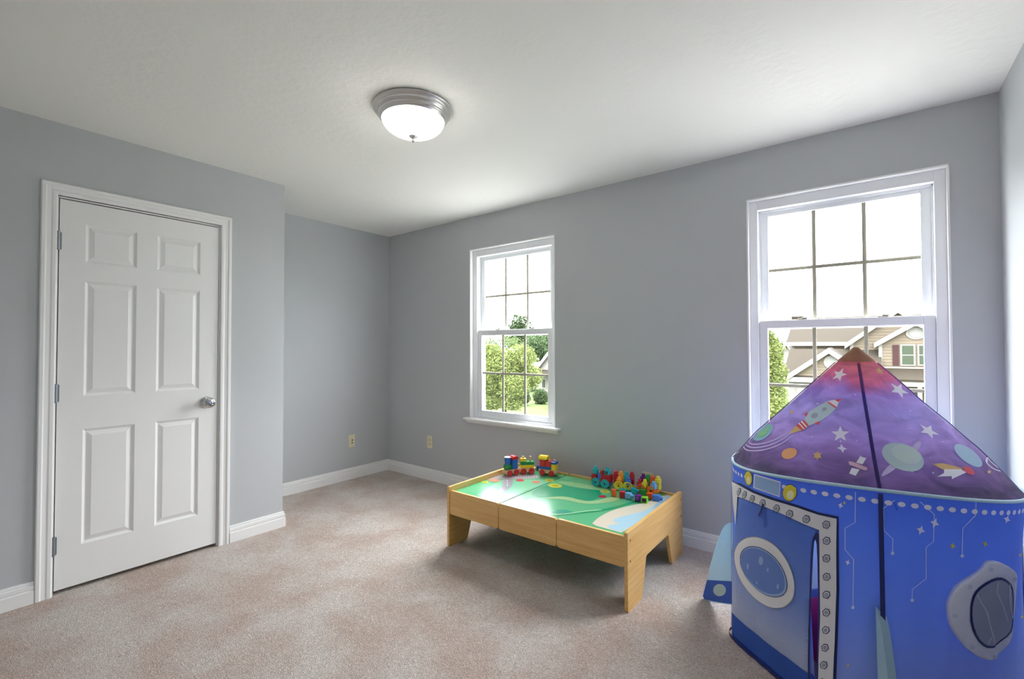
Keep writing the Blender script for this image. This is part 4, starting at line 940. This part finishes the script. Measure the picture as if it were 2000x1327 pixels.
pa, pb = X(1551, 757, YG), X(1610, 757, YG); o = box('garage_door', pa.x+.15, pb.x+1.5, YG-.06, YG, GZ, pa.z, GDOOR); o.parent = hs; o.matrix_parent_inverse = hs.matrix_basis.inverted()
bm = bmesh.new(); p = X(1556, 622, YM+4.5); bx(bm, p.x-.35, p.x+.5, YM+4.2, YM+4.9, zr-.4, zr+.18); o = link('chimney', bm, SHING); o.parent = hs; o.matrix_parent_inverse = hs.matrix_basis.inverted()

# house beyond the first window, mostly behind trees
YH = 30.0
h2 = empty('neighbour_cottage', (X(1090, 720, YH).x, YH, GZ)); tag(h2, 'cream sided house with white gable trim seen past the left window', 'house')
gable(h2, YH, X(1053, 716, YH).x, X(1180, 716, YH).x, X(1060, 718, YH).z, X(1117, 640, YH).z, 9, CREAM, GZ, 'gable', .35, .3)
pa, pb = X(1050, 722, YH), X(1185, 734, YH-.8); house_piece(h2, 'porch_roof', SHING, [(pa.x-.3, YH-1.0, pb.z), (pa.x-.3, YH, pa.z), (pa.x-.3, YH, pa.z-.25), (pa.x-.3, YH-1.0, pb.z-.2)], (8, 0, 0))
for (a, b) in ((1058, 1068), (1084, 1096)):
    pa, pb = X(a, 739, YH), X(b, 760, YH); wo_ = box('window', pa.x, pb.x, YH-.07, YH, pb.z, pa.z, HTRIM); wo_.parent = h2; wo_.matrix_parent_inverse = h2.matrix_basis.inverted()
    o = box('pane', pa.x+.1, pb.x-.1, YH-.085, YH-.068, pb.z+.1, pa.z-.1, HGL); o.parent = wo_
h3 = empty('distant_house', (X(1533, 700, 70).x, 70, GZ)); tag(h3, 'small distant pale gabled house between the tree and the tan house', 'house')
gable(h3, 70, X(1524, 690, 70).x, X(1549, 690, 70).x, X(1535, 690, 70).z, X(1536, 672, 70).z, 8, CREAM, GZ, 'gable', .3, .3)

def tree(name, label, blobs, trunk, leafcol, n, size, group=None, seed=1, droop=0, trunk_r=.16):
    """blobs: (px, py, Y, rx, rz) crown masses; leaves scattered through their shells"""
    rn = random.Random(seed); tb = Vector(trunk); e = empty(name, tb); tag(e, label, 'tree' if 'shrub' not in name and 'hedge' not in name else 'shrub', group)
    bm = bmesh.new(); tot = sum(b[3]*b[4] for b in blobs)
    for (px, py, Y, rx, rz_) in blobs:
        c = ony(px, py, Y); k = int(n*rx*rz_/tot)
        for _ in range(k):
            v = Vector((rn.gauss(0, 1), rn.gauss(0, 1), rn.gauss(0, 1))).normalized()*(rn.random()**.33)
            lump = 1+.22*noise.noise(v*2.3+Vector((px*.01, seed, 0)))
            p = Vector((c.x+v.x*rx*lump, c.y+v.y*rx*.9*lump, c.z+v.z*rz_*lump))
            a = Vector((rn.gauss(0, 1), rn.gauss(0, 1), rn.gauss(0, .6)-droop)).normalized(); b_ = a.cross(Vector((rn.gauss(0, 1), rn.gauss(0, 1), rn.gauss(0, 1)))).normalized()
            s = size*rn.uniform(.6, 1.3)
            bm.faces.new([bm.verts.new(p+q) for q in (-a*s, b_*s*.45, a*s, -b_*s*.45)])
    o = link('foliage', bm, leafcol); o.parent = e; o.matrix_parent_inverse = Matrix.Translation(-tb); o['kind'] = 'stuff'
    bm = bmesh.new(); top = ony(*blobs[0][:3]); cyl(bm, tb, top, trunk_r, trunk_r*.35, 10)
    for b in blobs[1:]:
        q = ony(*b[:3]); mid = tb.lerp(top, .55); 
        if (q-mid).length > .3: cyl(bm, mid, q, trunk_r*.4, trunk_r*.15, 8)
    o = link('trunk', bm, mat('bark', (48, 40, 32), spec=.04, rough=.95)); o.parent = e; o.matrix_parent_inverse = Matrix.Translation(-tb)
    return e
LF = [mat('leaf_light', (80, 88, 48), rough=.8, spec=.08, noise_amt=.35, noise_scale=.7, transl=.3), mat('leaf_mid', (64, 76, 44), rough=.8, spec=.08, noise_amt=.35, noise_scale=.7, transl=.3), mat('leaf_dark', (44, 56, 33), rough=.8, spec=.08, noise_amt=.3, noise_scale=.7, transl=.25), mat('leaf_blue', (58, 72, 48), rough=.8, spec=.08, noise_amt=.3, noise_scale=.7, transl=.25)]
p = ony(985, 800, 17); tree('garden_tree', 'broad light green tree filling the lower left window', [(985, 715, 17, 1.15, .95), (962, 700, 17, .8, .8), (1018, 700, 17.5, .9, .8), (955, 750, 16.5, .8, .7), (1005, 755, 16.5, .9, .7), (1040, 735, 17.5, .6, .6), (950, 690, 17, .6, .6), (960, 785, 16.5, .8, .5), (1000, 790, 16.5, .7, .35), (930, 740, 17, .8, 1.0)], (p.x, 17, GZ), LF[0], 22000, .07, seed=2)
p = ony(1015, 800, 60); tree('tall_tree', 'tall tree whose crown tops the meeting rail of the left window', [(1015, 636, 60, 2.1, 2.0), (1010, 660, 60, 2.6, 2.0), (1022, 652, 61, 1.8, 1.6)], (p.x, 60, GZ), LF[2], 6000, .2, seed=3, trunk_r=.3)
p = ony(1055, 800, 48); tree('willow_tree', 'drooping grey green willow behind the cream gabled house', [(1058, 672, 48, 2.4, 1.8), (1075, 676, 48, 2.2, 1.8), (1040, 684, 47, 1.6, 1.6)], (p.x, 48, GZ), LF[3], 9000, .17, seed=4, droop=2.2, trunk_r=.3)
p = ony(960, 800, 34); tree('background_tree', 'green tree behind the light green garden tree', [(945, 695, 34, 2.2, 2.2), (990, 690, 35, 2.4, 1.8), (965, 755, 33, 2.8, 2.0), (1015, 745, 33, 2.0, 1.8), (915, 720, 34, 2.2, 2.4)], (p.x, 34, GZ), LF[1], 14000, .14, seed=5, trunk_r=.25)
for i, (px, Y, lab) in enumerate(((1020, 24, 'rounded dark shrub on the lawn at the left of the cream house'), (1056, 25.5, 'rounded dark shrub on the lawn under the cream gable'), (1088, 24, 'rounded dark shrub on the lawn at the window frame edge'))):
    c = ony(px, 775, Y); tree('lawn_shrub', lab, [(px, 776, Y, .62, .62)], (c.x, c.y, GZ), LF[2], 3500, .06, 'shrubs in front of the cream house', 10+i, 0, .05)
p = ony(1508, 800, 22); tree('street_tree', 'slim bright green tree at the left edge of the right window', [(1506, 690, 22, .55, .9), (1508, 730, 22, .7, .9), (1504, 775, 22, .75, .9), (1515, 800, 21.5, .6, .6), (1495, 660, 22, .4, .6)], (p.x, 22, GZ), LF[0], 9000, .07, seed=6, trunk_r=.1)
p = ony(1530, 830, 24); tree('low_shrub', 'pale low shrub beneath the slim tree by the garage', [(1530, 815, 24, .9, .8), (1512, 820, 24, .7, .7)], (p.x, 24, GZ), LF[3], 3500, .07, seed=7, trunk_r=.06)
for i, (px, py, lab) in enumerate(((905, 672, 'distant tree left of the tall tree on the horizon'), (1120, 668, 'distant tree right of the cream house'), (1480, 676, 'distant tree behind the slim street tree'), (1640, 684, 'distant tree beside the small distant house'))):
    c = ony(px, 700, 85); tree('distant_tree', lab, [(px, py+8, 85, 4, 3), (px+14, py+14, 86, 4, 3)], (c.x, c.y, GZ), LF[2], 3000, .35, 'distant trees on the horizon', 20+i, 0, .4)
